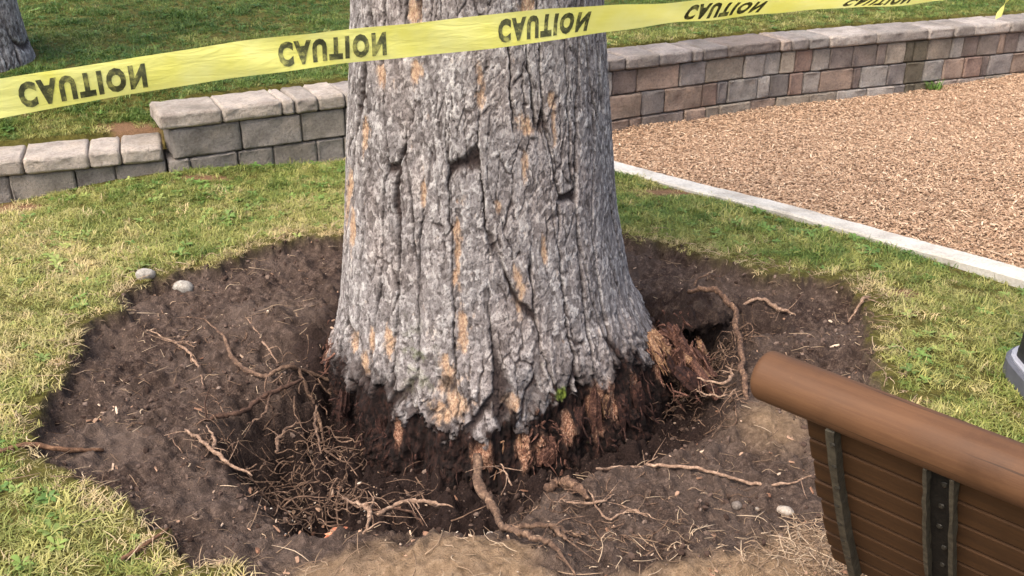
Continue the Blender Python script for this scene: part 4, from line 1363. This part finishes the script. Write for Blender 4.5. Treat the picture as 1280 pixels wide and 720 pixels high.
def rosette(seed, n, L, w):
    r2 = np.random.default_rng(seed)
    V, F = [], []
    for k in range(n):
        da = TAU * k / n + r2.uniform(-.4, .4); l = L * r2.uniform(.6, 1.2); ww = w * r2.uniform(.7, 1.2); up = r2.uniform(.25, .8)
        b = len(V)
        for f, wf in ((.12, .25), (.45, .9), (.75, 1.0), (1.0, .15)):
            x, y, z = math.cos(da) * l * f, math.sin(da) * l * f, l * up * math.sin(f * 2.2) * .6 + .004
            px, py = -math.sin(da) * ww / 2 * wf, math.cos(da) * ww / 2 * wf
            V += [(x - px, y - py, z + .003), (x + px, y + py, z + .003)]
        for q in range(3): F.append((b + 2 * q, b + 2 * q + 1, b + 2 * q + 3, b + 2 * q + 2))
    return mesh_from('rosette', V, F)


grass_protos = [tuft(i, 18, .036, .034, .0036, 1.15) for i in range(5)] + [tuft(20 + i, 16, .030, .034, .0038, 1.5) for i in range(3)] + [tuft(40 + i, 14, .028, .034, .0032, 1.8) for i in range(2)]
weed_protos = [rosette(60 + i, 8, .040, .016) for i in range(3)]
gcoll = proto_set('turf', grass_protos + weed_protos, [M['grass']] * 10 + [M['weed']] * 3)


def points(x0, x1, y0, y1, dens):
    n = int((x1 - x0) * (y1 - y0) * dens)
    return rng.uniform(x0, x1, n), rng.uniform(y0, y1, n)


def turf(name, areas):
    xs, ys = [], []
    for a in areas:
        x, y = points(*a); xs.append(x); ys.append(y)
    X, Y = np.concatenate(xs), np.concatenate(ys)
    # keep what the place's visitors could see from about here: a wide wedge round the viewpoint
    keep = (np.abs(X) < 0.75 * (Y + 1.0) + 0.6)
    X, Y = X[keep], Y[keep]
    t = terrain(X, Y, fine=False)
    lawn = (1 - t['soil']) * (1 - t['chip']) * (1 - 0.9 * t['bare'])
    fringe = np.exp(-(t['ds'] / .06) ** 2)                       # torn, dry edge of the turf
    thin = 0.80 + 0.35 * fbm(X * 3, Y * 3, octv=3, seed=90)
    wallgap = (t['dw'] > 0.33) | (t['dw'] < -0.03)
    kerbgap = np.abs(t['dk']) > 0.055
    treegap = np.hypot(X + 3.05, Y - 5.42) > .37
    ok = (rng.uniform(0, 1, len(X)) < lawn * np.clip(thin, .3, 1) * (1 - .45 * fringe)) & wallgap & kerbgap & treegap
    X, Y = X[ok], Y[ok]; t = {k: v[ok] for k, v in t.items()}; fringe = fringe[ok]
    n = len(X)
    up = t['dw'] > 0
    base = np.where(up, 0.27 + 0.14 * np.exp(-((t['dw'] - .3) / .35) ** 2), np.where(X < 0, 0.66 - .16 * sstep(3.5, 4.5, Y), 0.54))
    tint = base + 0.30 * fbm(X * 2.2, Y * 2.2, octv=3, seed=91) + 0.24 * fbm(X * 13, Y * 13, octv=2, seed=92) + 0.40 * fringe + 0.35 * t['bare'] + rng.normal(0, .10, n)
    dryspot = rng.uniform(0, 1, n) < (0.035 + .25 * fringe)
    tint = np.clip(np.where(dryspot, tint + .4, tint), 0, 1)
    vid = rng.integers(0, 10, n)
    wn_ = fbm(X * 3.2, Y * 3.2, octv=3, seed=93)
    weed = rng.uniform(0, 1, n) < np.where(up, .02, .015 + .09 * sstep(.05, .4, wn_)) * (1 - fringe)
    vid = np.where(weed, rng.integers(10, 13, n), vid)
    sc = rng.uniform(.6, 1.25, n) * (1 - .3 * fringe) * (0.85 + .5 * fbm(X * 7, Y * 7, octv=3, seed=94)) * np.where(weed, .75, 1)
    rot = np.stack([rng.normal(0, .12, n), rng.normal(0, .12, n), rng.uniform(0, TAU, n)], -1)
    return scatter(name, np.stack([X, Y, t['z'] - .001], -1), rot, np.stack([sc, sc, sc * rng.uniform(.8, 1.1, n)], -1), vid, tint, gcoll)


g = turf('grass', [(-3.2, -.4, 1.0, 5.0, 2300), (-.6, 3.2, 1.6, 5.6, 2300)])
tag(g, 'short yellow green lawn grass around the dug soil', 'grass')
g = turf('grass', [(-5.5, 5.0, 3.6, 8.5, 1700), (-8, 9, 8.5, 14, 700)])
tag(g, 'greener lawn grass on the raised ground behind the wall', 'grass')


# wood chips
def shard(seed, L, w, h):
    r2 = np.random.default_rng(seed)
    V = []
    for x in (-.5, 0, .5):
        for y, z in ((-.5, 0), (.5, 0), (.5, 1), (-.5, 1)):
            k = 1 if x == 0 else r2.uniform(.35, .95)
            V.append((x * L * r2.uniform(.85, 1.1), y * w * k, (z - .5) * h + (.15 * L * r2.uniform(-.3, .3) if x else 0)))
    F = []
    for i in (0, 4):
        for j in range(4): F.append((i + j, i + (j + 1) % 4, i + 4 + (j + 1) % 4, i + 4 + j))
    F += [(3, 2, 1, 0), (8, 9, 10, 11)]
    return mesh_from('shard', V, F, False)


ccoll = proto_set('chip', [shard(i, .030, .010, .004) for i in range(4)] + [shard(10 + i, .045, .008, .004) for i in range(3)] + [shard(20 + i, .018, .012, .005) for i in range(3)], [M['chip']] * 10)
X, Y = points(-.4, 6.0, 2.0, 8.0, 12500)
t = terrain(X, Y)
ok = (t['chip'] > .5) & (t['dk'] > .045) & (t['dw'] < -.004) & (X < .62 * Y + .6)
X, Y = X[ok], Y[ok]; n = len(X)
sc = .26 + .62 * rng.uniform(0, 1, n) ** 1.8
pos = np.stack([X, Y, t['z'][ok] + .004 + rng.uniform(0, .013, n)], -1)
rot = np.stack([rng.normal(0, .35, n), rng.normal(0, .3, n), rng.uniform(0, TAU, n)], -1)
o = scatter('wood_chips', pos, rot, np.stack([sc, sc, sc], -1), rng.integers(0, 10, n), rng.uniform(0, 1, n), ccoll)
tag(o, 'tan wood chip mulch filling the play area between kerb and block wall', 'wood chips')

# soil clods
def clod(seed):
    bm = bmesh.new(); bmesh.ops.create_icosphere(bm, subdivisions=1, radius=1)
    r2 = random.Random(seed)
    for v in bm.verts: v.co *= r2.uniform(.65, 1.2)
    me = bpy.data.meshes.new('clod'); bm.to_mesh(me); bm.free()
    return me


kcoll = proto_set('clod', [clod(i) for i in range(6)], [M['clod']] * 6)
X, Y = points(-1.6, 1.4, 1.2, 4.0, 5200)
t = terrain(X, Y)
ok = (t['soil'] > .6) & (rng.uniform(0, 1, len(X)) < .35 + .5 * t['pit'] + .5 * np.exp(-(t['ds'] / .08) ** 2) + .7 * fbm(X * 5, Y * 5, octv=3, seed=95) - .1) & (t['dry'] < .6)
X, Y = X[ok], Y[ok]; n = len(X)
sc = .0016 + .0095 * rng.uniform(0, 1, n) ** 8
o = scatter('soil_clods', np.stack([X, Y, t['z'][ok] + sc * .3], -1), rng.uniform(0, TAU, (n, 3)), np.stack([sc * rng.uniform(.8, 1.4, n), sc, sc * .8], -1), rng.integers(0, 6, n), rng.uniform(0, 1, n), kcoll)
tag(o, 'crumbs and clods of dark brown earth in the dug bed', 'soil')


# straw, needles and bits of wood
def strawm(seed, L, w, bend):
    r2 = np.random.default_rng(seed)
    p = [(-L / 2, 0, 0), (-L * .15, r2.normal(0, bend), abs(r2.normal(0, bend * .5))), (L * .2, r2.normal(0, bend), abs(r2.normal(0, bend * .5))), (L / 2, r2.normal(0, bend), 0)]
    V, F = tube_data(p, [w, w, w * .9, w * .5], n=6, sides=3, rough=.1, seed=seed)
    return mesh_from('straw', V, F)


scoll = proto_set('straw', [strawm(i, .06, .0011, .006) for i in range(4)] + [strawm(10 + i, .10, .0013, .010) for i in range(3)] + [strawm(20 + i, .03, .0015, .004) for i in range(3)], [M['straw']] * 10)
X, Y = points(-1.7, 1.5, 1.2, 4.1, 900)
a = rng.normal(.78, .07, 620), rng.normal(1.90, .10, 620)
b = rng.normal(.46, .24, 650), rng.normal(1.86, .08, 650)
c = rng.normal(-.40, .2, 40), rng.normal(1.80, .07, 40)
X, Y = np.concatenate([X, a[0], b[0], c[0]]), np.concatenate([Y, a[1], b[1], c[1]])
t = terrain(X, Y)
pr = .16 + .55 * np.exp(-(t['ds'] / .07) ** 2) + .25 * t['dry'] + .8 * np.exp(-(((X - .78) / .13) ** 2 + ((Y - 1.90) / .18) ** 2)) - .1 * t['pit']
ok = (rng.uniform(0, 1, len(X)) < pr) & (t['ds'] > -.10) & (t['dw'] < 0) & (t['chip'] < .5)
X, Y = X[ok], Y[ok]; n = len(X)
sc = rng.uniform(.5, 1.2, n)
o = scatter('straw', np.stack([X, Y, t['z'][ok] + .003 + .012 * (t['soil'][ok] < .5)], -1), np.stack([rng.normal(0, .2, n), rng.normal(0, .22, n), rng.uniform(0, TAU, n)], -1), np.stack([sc, sc, sc], -1), rng.integers(0, 10, n), rng.uniform(0, 1, n), scoll)
tag(o, 'dry straw and dead grass strewn over the soil and its torn edge', 'straw')

bcoll = proto_set('bit', [shard(70 + i, .016, .009, .004) for i in range(4)] + [shard(80 + i, .026, .007, .004) for i in range(2)], [M['woodbit']] * 6)
X, Y = points(-1.5, 1.3, 1.3, 3.9, 150)
a = rng.normal(-.58, .12, 150), rng.normal(2.33, .10, 150)
b = rng.normal(-.2, .2, 40), rng.normal(2.0, .05, 40)
X, Y = np.concatenate([X, a[0], b[0]]), np.concatenate([Y, a[1], b[1]])
t = terrain(X, Y); ok = t['soil'] > .8
X, Y = X[ok], Y[ok]; n = len(X)
sc = .2 + 1.1 * rng.uniform(0, 1, n) ** 3.5
o = scatter('wood_bits', np.stack([X, Y, t['z'][ok] + .003], -1), rng.normal(0, .5, (n, 3)) + np.stack([0 * X, 0 * X, rng.uniform(0, TAU, n)], -1), np.stack([sc, sc, sc], -1), rng.integers(0, 6, n), rng.uniform(0, 1, n), bcoll)
tag(o, 'small pale bits of wood and bark scattered in the soil', 'wood bits')
